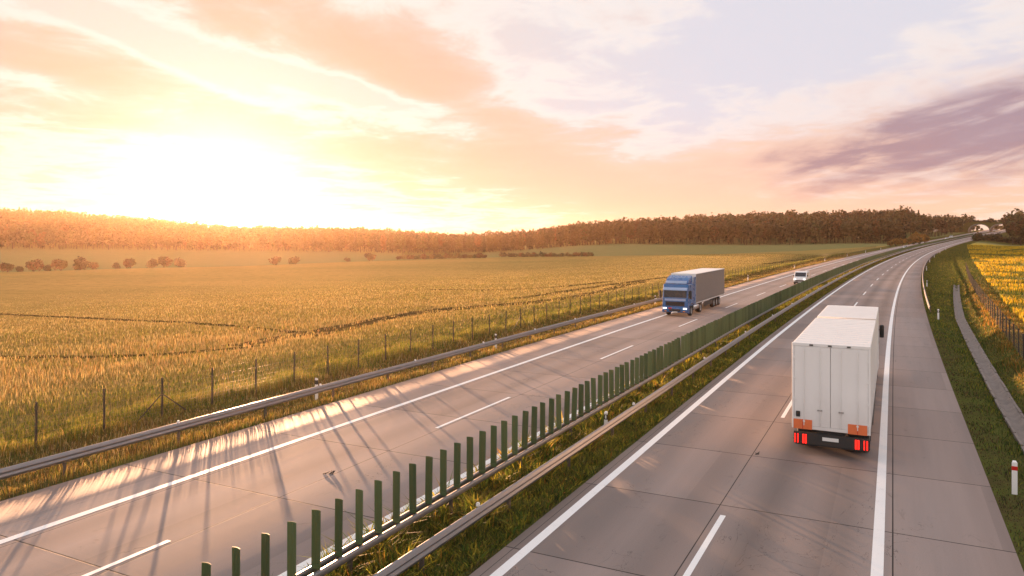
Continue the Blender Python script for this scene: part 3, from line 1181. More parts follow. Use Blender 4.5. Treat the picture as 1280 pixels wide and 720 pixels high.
MAT['glass'] = plain('dark_glass', (.015, .017, .02), .08, 0, .02, 2.0)
MAT['dark'] = plain('dark_chassis', (.03, .028, .027), .65, .1, .2, 5.0)
MAT['grille'] = plain('grille_black', (.018, .018, .02), .4, 0, .1, 8.0)
MAT['chrome'] = plain('polished_tank', (.62, .62, .62), .2, .9, .1, 3.0)
MAT['lamp'] = plain('lit_headlamp', (.9, .9, .9), .2, 0, .0, 2.0, ((1, .97, .9), .35))
MAT['taillamp'] = plain('lit_tail_lamp', (.5, .01, .01), .3, 0, .0, 2.0, ((1, .015, .008), .55))
MAT['orange'] = plain('orange_marker_board', (.72, .17, .055), .4, 0, .08, 5.0)
MAT['amber'] = plain('amber_lamp', (.8, .28, .03), .3, 0, .0, 5.0)
MAT['plate'] = plain('plate_white', (.72, .72, .70), .4, 0, .04, 8.0)
MAT['seam'] = plain('rubber_seal', (.10, .095, .09), .6, 0, .1, 6.0)
MAT['debris'] = plain('torn_rubber', (.06, .045, .035), .8, 0, .3, 12.0)


def place(s_, c, rev=False):
    p = P(s_, c)
    h = float(centre(s_)[2])
    return (float(p[0]), float(p[1]), float(p[2]) + .003), -h + (PI if rev else 0)


def box_lorry():
    """white two-part goods rig seen from behind: trailer box, truck box, cab; y = 0 at the trailer's tail, forward +y"""
    loc, rz = place(27.9, -1.92)
    t = thing('box_lorry', loc, rz, label='white box lorry with trailer seen from behind on the right carriageway', cat='truck')
    W, ZT, ZB = 1.25, 3.93, .98
    # trailer box
    MB().box(-W, W, .06, 9.0, ZB, ZT - .05).build('trailer_box', MAT['boxwhite'], t, .03)
    r = MB().box(-W + .005, W - .005, .03, 9.02, ZT - .048, ZT)
    rf = r.build('trailer_roof', MAT['roofwhite'], t, .02)
    bows = MB()
    for k in range(14):
        bows.box(-W + .05, W - .05, .55 + k * .62, .58 + k * .62, ZT + .001, ZT + .010)
    bows.build('roof_bow', MAT['roofwhite'], rf)
    fr = MB().box(-W - .004, W + .004, -.02, .058, ZT - .10, ZT + .012).box(-W - .004, -W + .07, -.02, .058, ZB - .05, ZT - .102).box(W - .07, W + .004, -.02, .058, ZB - .05, ZT - .102).box(-W + .072, W - .072, -.02, .058, ZB - .05, ZB + .06)
    fr.build('rear_frame', MAT['boxwhite'], t, .012)
    for sg in (-1, 1):
        x0, x1 = (-W + .075, -.008) if sg < 0 else (.008, W - .075)
        d = MB().box(x0, x1, -.012, .05, ZB + .065, ZT - .105).build('rear_door', MAT['boxwhite'], t, .01)
        rods = MB()
        for xx in (x0 + .32, x1 - .32):
            rods.cyl((xx, -.04, ZB + .08), (xx, -.04, ZT - .12), .014, .014, 8)
            for zz in (ZB + .2, ZB + 1.0, ZT - 1.0, ZT - .25):
                rods.box(xx - .035, xx + .035, -.05, -.0125, zz, zz + .05)
        rods.build('lock_rod', MAT['boxwhite'], d)
        hg = MB()
        xe = x0 + .01 if sg < 0 else x1 - .01
        for zz in (ZB + .25, ZB + .95, ZB + 1.7, ZB + 2.4):
            hg.box(xe - .05, xe + .05, -.03, -.0125, zz, zz + .07)
        hg.build('hinge', MAT['boxwhite'], d)
        MB().box(-.02 + sg * .34 - .06, .02 + sg * .34 + .06, -.055, -.0125, ZB + .62, ZB + .66).build('door_handle', MAT['rim'], d)
    for xx in (-.62, -.02, .58):
        MB().box(xx - .06, xx + .06, -.035, -.021, ZT - .075, ZT - .02).build('marker_lamp', MAT['seam'], t)
    MB().box(-W + .13, -W + .27, -.05, -.014, ZB + .36, ZB + .56).build('hand_strap', MAT['black'], t, .02)
    # orange boards, light beam, plate, underrun bar
    for x0, x1 in ((-W + .05, -W + .66), (W - .70, W - .10)):
        o = MB().box(x0, x1, -.035, -.021, ZB - .06, ZB + .28).build('marker_board', MAT['orange'], t, .006)
        mm_ = MB().box((x0 + x1) / 2 - .01, (x0 + x1) / 2 + .01, -.040, -.0355, ZB - .05, ZB + .27)
        mm_.build('board_seam', MAT['red'], o)
    MB().box(-1.2, 1.2, .0, .12, .40, .80).build('light_beam', MAT['dark'], t, .015)
    for sg in (-1, 1):
        for xx, ww in ((1.15, .035), (1.06, .035), (.88, .055), (.80, .055)):
            MB().box(sg * xx - ww / 2, sg * xx + ww / 2, -.03, -.002, .42, .74).build('tail_light', MAT['taillamp'], t, .008)
    MB().box(-.26, .26, -.02, -.003, .58, .70).build('number_plate', MAT['plate'], t, .004)
    MB().box(-1.15, 1.15, .02, .12, .36, .48).build('underrun_bar', MAT['dark'], t, .02)
    for sg in (-1, 1):
        MB().box(sg * .78 - .28, sg * .78 + .28, .9, .92, .12, .85).build('mudflap', MAT['black'], t)
    MB().box(-.45, .45, .1, 16.5, .72, .95).build('chassis', MAT['dark'], t)
    for yy in (1.55, 2.9):
        for sg in (-1, 1):
            wheel(t, sg * 1.0, yy, .5, .38, sg)
    for sg in (-1, 1):
        MB().box(sg * 1.235 - .012, sg * 1.235 + .012, 3.7, 8.2, .45, .90).build('side_guard', MAT['zinc_post'], t)
        MB().box(sg * (W + .002) - .006, sg * (W + .002) + .006, .07, 9.0, ZB + .01, ZB + .09).build('side_rail', MAT['seam'], t)
    # coupling gap, then the truck's own box
    MB().box(-.35, .35, 9.0, 9.75, .75, .9).build('drawbar', MAT['dark'], t)
    MB().box(-W, W, 9.72, 15.9, ZB, ZT - .05).build('truck_box', MAT['boxwhite'], t, .03)
    rf2 = MB().box(-W + .005, W - .005, 9.70, 15.92, ZT - .048, ZT).build('truck_roof', MAT['roofwhite'], t, .02)
    bw = MB()
    for k in range(9):
        bw.box(-W + .05, W - .05, 10.3 + k * .62, 10.33 + k * .62, ZT + .001, ZT + .010)
    bw.build('roof_bow', MAT['roofwhite'], rf2)
    for yy in (10.9, 12.2):
        for sg in (-1, 1):
            wheel(t, sg * 1.0, yy, .5, .38, sg)
    cab = [(16.1, .55), (18.2, .55), (18.3, 1.1), (18.22, 1.75), (17.95, 2.85), (17.5, 3.55), (16.6, 3.88), (16.1, 3.88)]
    cb = MB().prism(cab, -1.23, 1.23).build('cab', MAT['vanwhite'], t, .06)
    MB().add([(-1.1, 18.235, 1.80), (1.1, 18.235, 1.80), (1.1, 17.985, 2.80), (-1.1, 17.985, 2.80), (-1.1, 18.215, 1.80), (1.1, 18.215, 1.80), (1.1, 17.965, 2.80), (-1.1, 17.965, 2.80)],
             [(0, 1, 2, 3), (4, 7, 6, 5), (0, 4, 5, 1), (1, 5, 6, 2), (2, 6, 7, 3), (3, 7, 4, 0)]).build('windscreen', MAT['glass'], cb)
    for sg in (-1, 1):
        MB().box(sg * 1.235 - .006, sg * 1.235 + .006, 16.9, 17.9, 1.85, 2.65).build('side_window', MAT['glass'], cb)
        mr = MB().box(sg * 1.38 - .11, sg * 1.38 + .11, 17.70, 17.88, 2.1, 2.8).build('mirror', MAT['black'], t, .05)
        MB().box(sg * 1.27 - .06, sg * 1.27 + .06, 17.78, 17.82, 2.5, 2.55).build('mirror_arm', MAT['black'], mr)
        wheel(t, sg * 1.02, 17.1, .5, .33, sg)
    return t


box_lorry()


def blue_truck():
    """oncoming articulated truck; local +y is its front (towards the viewer)"""
    loc, rz = place(70.3, -18.72, True)
    t = thing('articulated_truck', loc, rz, label='blue cab-over truck with grey curtain trailer driving on the left carriageway', cat='truck')
    W = 1.25
    # tractor: local y = 0 is the front bumper, the truck runs back to y = -16.4
    cab = [(-2.25, .95), (-2.25, 3.05), (-1.9, 3.12), (-.28, 3.08), (-.12, 2.55), (.0, 1.75), (.03, 1.1), (-.03, .42), (-.35, .36), (-.45, .95)]
    cb = MB().prism(cab, -1.24, 1.24).build('cab', MAT['blue'], t, .07, False, 3)
    def skin(x0, x1, za, zb, off, name, mat, par, bev=.0):
        ya, yb = np.interp([za, zb], [.42, 1.1, 1.75, 2.55, 3.08], [-.03, .03, .0, -.12, -.28])
        return MB().prism([(ya + .002, za), (ya + off, za), (yb + off, zb), (yb + .002, zb)], x0, x1).build(name, mat, par, bev)
    skin(-1.10, 1.10, 1.82, 2.50, .012, 'windscreen', MAT['glass'], cb)
    wp = MB()
    for x0 in (-.8, -.1, .5):
        wp.cyl((x0, .02, 1.86), (x0 + .45, -.045, 2.2), .012, .012, 6)
    wp.build('wiper', MAT['black'], cb)
    vis = MB().prism([(-.10, 2.52), (.14, 2.50), (.10, 2.62), (-.18, 2.78)], -1.16, 1.16).build('sun_visor', MAT['paleblue'], t, .02)
    # grille with its slats
    g = skin(-.92, .92, 1.02, 1.42, .014, 'grille', MAT['grille'], cb)
    sl = MB()
    for zz in (1.08, 1.17, 1.26, 1.35):
        sl.box(-.88, .88, .030, .055, zz, zz + .03)
    sl.build('grille_slat', MAT['dark'], g)
    skin(-1.02, 1.02, 1.50, 1.70, .016, 'front_panel', MAT['paleblue'], cb)
    MB().prism([(-.02, .38), (.10, .42), (.13, .66), (.09, .90), (.0, .92), (-.3, .92), (-.3, .38)], -1.24, 1.24).build('bumper', MAT['blue'], t, .04)
    MB().box(-.55, .55, .120, .137, .50, .72).build('air_intake', MAT['grille'], t)
    for sg in (-1, 1):
        MB().prism([(.085, .70), (.150, .72), (.125, .86), (.06, .86)], sg * .98 - .18, sg * .98 + .18).build('headlight', MAT['lamp'], t, .02)
        MB().box(sg * .9 - .1, sg * .9 + .1, .105, .135, .47, .55).build('fog_lamp', MAT['amber'], t, .01)
    MB().box(.30, .62, .115, .148, .74, .86).build('badge', MAT['red'], t, .01)
    MB().box(-.26, .26, .125, .142, .40, .49).build('number_plate', MAT['plate'], t)
    # roof spoiler and side fairings
    MB().prism([(-.55, 3.085), (-.45, 3.22), (-1.2, 3.62), (-2.15, 3.86), (-2.15, 3.06), (-1.9, 3.125)], -1.12, 1.12).build('roof_deflector', MAT['blue'], t, .06)
    MB().prism([(-.42, 3.12), (-.36, 3.14), (-.52, 3.40), (-.60, 3.38)], -1.0, 1.0).build('roof_lightbar', MAT['paleblue'], t, .02)
    for sg in (-1, 1):
        MB().box(sg * 1.235 - .02, sg * 1.235 + .02, -3.05, -2.28, 1.0, 3.7).build('side_fairing', MAT['blue'], t, .015)
        MB().prism([(-1.25, 1.75), (-.18, 1.75), (-.32, 2.45), (-1.25, 2.45)], sg * 1.242 - .006, sg * 1.242 + .006).build('side_window', MAT['glass'], cb)
        d = MB().prism([(-1.38, .98), (-.14, .98), (-.14, 1.70), (-1.38, 1.70)], sg * 1.243 - .006, sg * 1.243 + .006).build('door', MAT['blue'], t)
        MB().box(sg * 1.255 - .008, sg * 1.255 + .008, -1.3, -1.12, 1.58, 1.63).build('handle', MAT['black'], d)
        mr = MB().box(sg * 1.48 - .11, sg * 1.48 + .11, -.12, .02, 1.72, 2.5).build('mirror', MAT['black'] if sg > 0 else MAT['black'], t, .04)
        MB().box(sg * 1.32 - .12, sg * 1.32 + .12, -.09, -.04, 2.36, 2.42).build('mirror_arm', MAT['black'], mr)
        st = MB().prism([(-.30, .30), (-.55, .30), (-.60, .93), (-.25, .93)], sg * 1.20 - .06, sg * 1.20 + .06).build('cab_step', MAT['blue'], t, .015)
        MB().prism([(-2.05, .95), (-1.98, 1.16), (-1.5, 1.24), (-1.0, 1.16), (-.9, .95), (-1.0, .95), (-1.08, 1.08), (-1.5, 1.14), (-1.92, 1.08), (-1.98, .95)], sg * 1.17 - .09, sg * 1.17 + .09).build('mudguard', MAT['dark'], t)
        wheel(t, sg * 1.04, -1.47, .5, .33, sg)
        MB().cyl((sg * 1.0, -2.4, .72), (sg * 1.0, -4.4, .72), .30, .30, 18).build('fuel_tank', MAT['chrome'], t, .03, True)
        wheel(t, sg * .98, -5.1, .5, .5, sg)
        for yy in (-11.3, -12.6, -13.9):
            wheel(t, sg * 1.0, yy, .49, .4, sg)
        MB().box(sg * 1.22 - .015, sg * 1.22 + .015, -10.4, -6.3, .48, .95).build('side_guard', MAT['dark'], t)
    MB().box(-.45, .45, -16.0, -1.0, .72, .98).build('chassis', MAT['dark'], t)
    # trailer
    MB().box(-W, W, -16.4, -3.1, 1.13, 3.93).build('curtain_side', MAT['curtain'], t, .02)
    st = MB()
    for sg in (-1, 1):
        for yy in np.arange(-15.8, -3.3, .62):
            st.box(sg * (W + .004) - .006, sg * (W + .004) + .006, yy, yy + .045, 1.14, 1.32)
    st.build('curtain_strap', MAT['seam'], t)
    for sg in (-1, 1):
        MB().box(sg * (W + .003) - .012, sg * (W + .003) + .012, -16.4, -3.1, 1.04, 1.128).build('side_rail', MAT['boxwhite'], t)
    MB().box(-W - .012, W + .012, -16.42, -3.08, 3.932, 3.99).build('trailer_roof', MAT['roofwhite'], t, .02)
    MB().box(-W, W, -3.098, -3.05, 1.0, 3.93).build('headboard', MAT['boxwhite'], t)
    MB().box(-1.2, 1.2, -16.44, -16.402, .95, 1.12).build('rear_bumper', MAT['dark'], t)
    for sg in (-1, 1):
        MB().box(sg * .95 - .2, sg * .95 + .2, -16.48, -16.441, .97, 1.09).build('tail_light', MAT['red'], t)
    return t


blue_truck()


def car(s_, c, label, van=False, rev=True, name=None, grp=None):
    """road car or van, local +y front"""
    loc, rz = place(s_, c, rev)
    t = thing(name or ('van' if van else 'car'), loc, rz, label=label, cat='van' if van else 'car')
    if van:
        L, W, prof = 4.9, .95, [(2.4, .42), (2.45, .75), (2.30, 1.08), (1.55, 1.22), (.75, 1.93), (.3, 2.02), (-2.3, 2.0), (-2.42, 1.2), (-2.40, .42)]
        ws = [(1.50, 1.27), (1.54, 1.265), (.84, 1.88), (.80, 1.885)]
    else:
        L, W, prof = 4.3, .88, [(2.1, .36), (2.15, .6), (2.05, .82), (1.1, .98), (.35, 1.42), (-.9, 1.48), (-1.75, 1.12), (-2.1, .98), (-2.12, .40)]
        ws = [(1.05, 1.02), (1.08, 1.015), (.43, 1.40), (.40, 1.41)]
    bd = MB().prism(prof, -W, W).build('body', MAT['vanwhite'], t, .09, False, 3)
    MB().prism(ws, -W * .86, W * .86).build('windscreen', MAT['glass'], bd)
    zt = ws[2][1]
    zs = ws[0][1]
    for sg in (-1, 1):
        MB().prism([(ws[0][0] - .22, zs), (ws[2][0] - .1, zt - .04), (-.4, zt - .04), (-.4, zs)], sg * (W + .001) - .004, sg * (W + .001) + .004).build('side_window', MAT['glass'], bd)
        MB().box(sg * W * .74 - .16, sg * W * .74 + .16, L / 2 - .12, L / 2 + .012, zs * .60, zs * .74).build('headlight', MAT['lamp'], bd, .02)
        MB().box(sg * (W + .1) - .09, sg * (W + .1) + .09, ws[0][0] - .45, ws[0][0] - .32, zs, zs + .17).build('mirror', MAT['black'], t, .02)
        r = .34 if van else .31
        for yy in (L * .31, -L * .30):
            wheel(t, sg * (W - .1), yy, r, .22, sg, 18)
    MB().box(-W * .7, W * .7, L / 2 - .08, L / 2 + .018, zs * .42, zs * .57).build('grille', MAT['grille'], bd, .02)
    MB().box(-W * .95, W * .95, L / 2 - .1, L / 2 + .03, .28, zs * .38).build('bumper', MAT['dark'], t, .03)
    MB().box(-.25, .25, L / 2 + .032, L / 2 + .04, .36, .46).build('number_plate', MAT['plate'], t)
    return t


car(s_on(-14.35, 1002), -14.35, 'white van following on the left carriageway behind the blue truck', True)
car(s_on(-15.0, 1132), -15.0, 'small white car far off on the left carriageway near orange bushes', False)
car(s_on(-16.5, 1183.5), -16.5, 'distant white car on the left carriageway, second last before the arches', False)
car(s_on(-17.5, 1189), -17.5, 'most distant white van on the left carriageway below the arches', True)

# torn bit on the left carriageway, another on the lane joint
def scrap(x, y, label, k=1.0):
    s_, c_ = s_of(x, y)
    p = P(s_, c_)
    m = MB()
    r = random.Random(int(x))
    for _ in range(5):
        a = r.uniform(0, PI)
        q = Vector((r.uniform(-.14, .14) * k, r.uniform(-.06, .06) * k, .012))
        d = Vector((math.cos(a) * .10, math.sin(a) * .10, r.uniform(.0, .05))) * k
        m.cyl(q - d, q + d, .022 * k, .008 * k, 5)
    o = m.build('road_scrap', MAT['debris'])
    o.location = (float(p[0]), float(p[1]), float(p[2]) + .012)
    tag(o, label, 'debris')


scrap(412, 591.5, 'small torn scrap lying on the left carriageway near the dashed line', 1.1)
scrap(949, 567.5, 'small dark scrap lying by the lane joint behind the white lorry', .8)

# ------------------------------------------------------------------ arched crossing at the far end
def ecoduct():
    s_ = 850
    loc = P(s_, -10.3)
    h = float(centre(s_)[2])
    t = thing('arch_bridge', tuple(loc), -h, label='wide twin-arched concrete green bridge over both carriageways at the road end', cat='bridge')
    def arch(cx, hw, rise, n=20):
        return [(cx + hw * math.cos(PI - PI * i / n), rise * math.sin(PI * i / n) ** .8) for i in range(n + 1)]
    hw, rise = 8.7, 7.6
    for cx in (-8.9, 8.9):
        out = arch(cx, hw + .55, rise + .55)
        inn = arch(cx, hw, rise)
        m = MB()
        n = len(out)
        v = []
        for yy in (0.0, 16.0):
            for a, b in inn: v.append((a, yy, b))
            for a, b in out: v.append((a, yy, b))
        f = []
        for i in range(n - 1):
            f.append((i, i + 1, n + i + 1, n + i))
            f.append((2 * n + i, 3 * n + i, 3 * n + i + 1, 2 * n + i + 1))
            f.append((i, 2 * n + i, 2 * n + i + 1, i + 1))
            f.append((n + i, n + i + 1, 3 * n + i + 1, 3 * n + i))
        m.add(v, f)
        m.build('arch_ring', MAT['arch'], t, 0, False)
    # spandrel walls with earth on top
        top_line = [(-40, 0), (-30, 7), (-16, 9.9), (0, 9.5), (16, 9.9), (30, 7), (40, 0)]
    def topz(x):
        return float(np.interp(x, [p[0] for p in top_line], [p[1] for p in top_line]))
    m = MB()
    low = sorted(set([(-40, -1), (-18.4, -.5)] + arch(-8.9, hw + .555, rise + .555)[:-1] + [(0, .0)] + arch(8.9, hw + .555, rise + .555)[1:] + [(18.4, -.5), (40, -1)]))
    v, f = [], []
    for yy in (.35, 15.6):
        for x, z in low:
            v.append((x, yy, z)); v.append((x, yy, max(topz(x), z + .4)))
    k = len(low)
    for i in range(k - 1):
        f.append((2 * i, 2 * i + 2, 2 * i + 3, 2 * i + 1))
        o = 2 * k
        f.append((o + 2 * i, o + 2 * i + 1, o + 2 * i + 3, o + 2 * i + 2))
        f.append((2 * i + 1, 2 * i + 3, o + 2 * i + 3, o + 2 * i + 1))
    m.add(v, f)
    m.build('earth_cover', MAT['ground'], t)
    return t


ecoduct()

# ------------------------------------------------------------------ trees
def crown_quads(cen, rad, n, size, cols, shape='round', jit=.75):
    """n leaf clumps as small bent quads spread over an uneven crown. cen, rad: arrays (3,)"""
    r = RNG
    lob = r.normal(0, 1, (7, 3)); lob /= np.linalg.norm(lob, axis=1)[:, None]
    d = r.normal(0, 1, (n, 3)); d /= np.linalg.norm(d, axis=1)[:, None]
    b = .72 + .34 * np.max(np.clip(d @ lob.T, 0, 1) ** 6, axis=1)
    rr = b * (1 - .45 * r.random(n) ** 1.8)
    p = d * rr[:, None]
    if shape == 'cone':
        zz = r.random(n) ** 1.25
        a = r.uniform(0, 2 * PI, n)
        q = (1 - zz) * (.55 + .45 * np.sqrt(r.random(n))) * (.85 + .25 * np.sin(zz * 40 + a))
        p = np.stack([np.cos(a) * q, np.sin(a) * q, zz * 2 - 1], -1)
        d = np.stack([np.cos(a), np.sin(a), np.full(n, .35)], -1)
    P0 = cen + p * rad
    nn = d + r.normal(0, jit, (n, 3)); nn /= np.linalg.norm(nn, axis=1)[:, None]
    u = np.cross(nn, r.normal(0, 1, (n, 3))); u /= np.linalg.norm(u, axis=1)[:, None] + 1e-9
    w = np.cross(nn, u)
    sz = size * r.uniform(.6, 1.35, (n, 1))
    a, b_ = u * sz, w * sz * r.uniform(.5, .9, (n, 1))
    Vv = np.stack([P0 - a, P0 - b_ * .9 + nn * sz * .15, P0 + a * .9, P0 + b_], 1).reshape(-1, 3)
    i = np.arange(n)[:, None] * 4 + np.arange(4)
    return Vv, i, np.repeat(cols, 4, 0)


OLIVE, DARK, RUST, FOR_G, YEL = (.062, .062, .022), (.032, .040, .018), (.10, .052, .022), (.045, .062, .02), (.13, .10, .03)


def forest(label, pts, hts, per, kinds, size=.92):
    """a far wood that reads as one mass"""
    Vs, Qs, Ts = [], [], []
    n0 = 0
    tv, tq = [], []
    zg = zground(pts[:, 0], pts[:, 1])
    for (X, Y), z, h, kd, npl in zip(pts, zg, hts, kinds, per):
        base = np.array([(OLIVE, DARK, RUST, FOR_G)[RNG.choice(4, p=[.34, .34, .10, .22])]]) * RNG.uniform(.5, .9)
        cols = np.clip(base * (1 + RNG.normal(0, .22, (npl, 1))), .008, .4)
        if kd == 1:
            rad = np.array([h * .17, h * .17, h * .46]); cen = np.array([X, Y, z + h * .54]); shp = 'cone'
        else:
            rad = np.array([h * .25, h * .25, h * .40]) * RNG.uniform(.85, 1.15, 3); cen = np.array([X, Y, z + h - rad[2]]); shp = 'round'
        v, q, t_ = crown_quads(cen, rad, npl, size * h / 17, cols, shp)
        Vs.append(v); Qs.append(q + n0); Ts.append(t_); n0 += len(v)
        r = h * .013
        bx = np.array([[X - r, Y, z - 1], [X + r * .5, Y - r, z - 1], [X + r * .5, Y + r, z - 1], [X, Y, z + h * .75]])
        Vs.append(bx); Ts.append(np.repeat(np.array([(.03, .022, .016)]), 4, 0))
        tq.append(np.array([[n0, n0 + 1, n0 + 3], [n0 + 1, n0 + 2, n0 + 3], [n0 + 2, n0, n0 + 3]])); n0 += 4
    q4 = np.concatenate(Qs); q3 = np.concatenate(tq)
    loops = np.concatenate([q4.ravel(), q3.ravel()])
    sizes = np.concatenate([np.full(len(q4), 4), np.full(len(q3), 3)])
    me = raw_mesh('forest', np.concatenate(Vs), loops, sizes, False, None, np.concatenate(Ts))
    return tag(new_obj('forest', me, MAT['wood']), label, 'forest', None, 'stuff')


def band_points(xs, Yb, Yr, step):
    """jittered points in the wedge between the wood's foot and its ridge"""
    out = []
    Xmin, Xmax = -760, 720
    gx = np.arange(Xmin, Xmax, step); gy = np.arange(430, 900, step)
    X, Y = np.meshgrid(gx, gy)
    X = X + RNG.uniform(-.45, .45, X.shape) * step; Y = Y + RNG.uniform(-.45, .45, Y.shape) * step
    X, Y = X.ravel(), Y.ravel()
    px = X / Y * F_PX + 640
    yb = np.interp(px, xs, Yb) + RNG.normal(0, 3, len(px)); yr = np.interp(px, xs, Yr)
    k = (Y > yb) & (Y < yr) & (px > xs[0]) & (px < xs[-1])
    return np.stack([X[k], Y[k]], -1), (Y[k] - yb[k])


# hill wood across the back: left of the motorway
pts, dep = band_points([-120, 0, 300, 440, 540, 640, 700, 1000, 1090, 1120, 1150, 1180, 1217], [562, 562, 562, 542, 502, 492, 502, 492, 484, 484, 480, 480, 480],
                       [790, 775, 770, 750, 700, 655, 650, 640, 630, 640, 680, 740, 800], 6.4)
s_, c_ = SCof(pts[:, 0], pts[:, 1])
ok = c_ < -31 - 4 * RNG.random(len(c_))
pts, dep = pts[ok], dep[ok]
px = pts[:, 0] / pts[:, 1] * F_PX + 640
hts = RNG.normal(16.8, 1.3, len(pts)) * np.interp(px, [440, 560, 660, 740, 1160, 1206], [1, .82, .82, 1, 1, 1.0])
hts = np.where(dep < 14, hts * .92, hts)
per = np.where(dep < 30, 170, np.where(dep < 75, 105, 120)).astype(int)
kinds = (RNG.random(len(pts)) < np.where(dep > 90, .16, .08)).astype(int)
hts = np.where(kinds == 1, hts * .98, hts)
forest('dark mixed wood covering the long hill behind the crop field', pts, hts, per, kinds)
# right-hand hill wood
pts, dep = band_points([1241, 1255, 1262, 1300, 1500, 1750], [760, 740, 545, 520, 500, 480], [850, 850, 760, 700, 690, 640], 6.8)
s_, c_ = SCof(pts[:, 0], pts[:, 1])
ok = (c_ > 16)
pts, dep = pts[ok], dep[ok]
hts = RNG.normal(16.5, 2, len(pts))
forest('dark wood covering the hill to the right of the motorway', pts, hts, np.full(len(pts), 120), (RNG.random(len(pts)) < .2).astype(int))


def tree_proto(name, h, crown_r, n, size, cols, trunk_h, bush=False, seed=0):
    """trunk with limbs and a crown of leaf clumps; two parts"""
    t = thing(name)
    r = random.Random(seed)
    m = MB()
    rad0 = h * .022
    if bush:
        for _ in range(7):
            a = r.uniform(0, 2 * PI); q = r.uniform(.2, .75) * crown_r
            m.cyl((0, 0, -.2), (math.cos(a) * q, math.sin(a) * q, h * r.uniform(.4, .75)), h * .018, h * .005, 5)
    else:
        m.cyl((0, 0, -.5), (h * .01, 0, trunk_h), rad0, rad0 * .7, 7)
        m.cyl((h * .01, 0, trunk_h), (0, h * .012, h * .86), rad0 * .7, rad0 * .15, 6)
        for k in range(9):
            a = r.uniform(0, 2 * PI); z0 = trunk_h + (h * .75 - trunk_h) * k / 9
            q = crown_r * r.uniform(.5, .85)
            m.cyl((0, 0, z0), (math.cos(a) * q, math.sin(a) * q, z0 + h * r.uniform(.08, .2)), rad0 * .35, rad0 * .08, 5)
    m.build('trunk', MAT['bark'], t)
    Vs, Qs, Ts, n0 = [], [], [], 0
    lobes = 9 if not bush else 7
    for k in range(lobes):
        a = r.uniform(0, 2 * PI)
        q = crown_r * r.uniform(.15, .6)
        zc = (h * .5 if bush else trunk_h + (h - trunk_h) * r.uniform(.25, .8))
        if bush: zc = h * r.uniform(.2, .6)
        lr = crown_r * (r.uniform(.48, .74) if bush else r.uniform(.42, .66))
        nn = n // lobes
        c0 = np.array(cols[r.randrange(len(cols))]) * r.uniform(.8, 1.25)
        cc = np.clip(c0[None] * (1 + RNG.normal(0, .22, (nn, 1))), .008, .6)
        rz = min(lr * (.9 if bush else 1.15), h - zc)
        v, qd, tt = crown_quads(np.array([math.cos(a) * q, math.sin(a) * q, zc]), np.array([lr, lr, rz]), nn, size, cc)
        Vs.append(v); Qs.append(qd + n0); Ts.append(tt); n0 += len(v)
    q4 = np.concatenate(Qs)
    V_ = np.concatenate(Vs)
    V_[:, 2] = np.maximum(V_[:, 2], .02)
    me = raw_mesh('crown', V_, q4, np.full(len(q4), 4), False, None, np.concatenate(Ts))
    new_obj('crown', me, MAT['leaf'], t)
    return t


def put(proto, X, Y, k, rz, label, cat, group, used=set(), kz=None):
    o = proto if proto.name not in used else copy_tree(proto)
    used.add(proto.name)
    o.location = (X, Y, float(zground(np.array([X]), np.array([Y]))[0]) - .05)
    o.rotation_euler = (0, 0, rz)
    o.scale = (k, k, kz or k)
    tag(o, label, cat, group)
    return o


b1 = tree_proto('bush', 4.0, 2.3, 900, .30, [OLIVE, RUST, (.06, .05, .02)], 0, True, 1)
b2 = tree_proto('bush', 3.6, 2.4, 900, .30, [OLIVE, DARK, FOR_G], 0, True, 2)
b3 = tree_proto('bush', 4.0, 2.2, 900, .30, [(.32, .16, .03), (.24, .13, .03), (.12, .09, .025)], 0, True, 3)


def at_px(x, Y):
    return (x - 640) / F_PX * Y, Y


# hedge bushes along the field edge, left to right
LB = [(9, 233, 1.0, 'round bush at the far left end of the field hedge'), (24, 234, .62, 'low bush second from the left end of the field hedge'), (42, 234, 1.28, 'large domed bush third from the left in the field hedge'),
      (60, 235, .68, 'low scrub bush between two larger bushes of the field hedge'), (76, 236, 1.22, 'wide dark bush in the field hedge left of the tallest one'),
      (100, 237, 1.42, 'tallest dark bush of the field hedge under the left wood'), (116, 238, .78, 'small bush hugging the tallest bush of the hedge'), (146, 242, .7, 'low hazy bush in the gap right of the tallest bush'),
      (163, 244, 1.1, 'hazy round bush midway between tallest bush and sun'), (190, 248, 1.0, 'hazy bush near the sun, left of the brightest glare'), (205, 250, 1.25, 'hazy wide bush near the sun, left of the glare'),
      (225, 254, 1.05, 'faint bush almost under the sun, left side'), (345, 272, 1.1, 'hazy bush to the right of the sun in the field hedge'), (368, 280, 1.0, 'small round bush standing alone right of the sun'),
      (462, 310, 1.15, 'dark round bush beside the start of the middle hedge'), (434, 303, .6, 'tiny bush left of the dark round bush')]
for i, (x, Y, k, l) in enumerate(LB):
    X, Y = at_px(x, Y)
    put((b1, b2)[i % 2], X, Y, k * .88, i * 1.7, l, 'bush', 'bushes along the field edge')

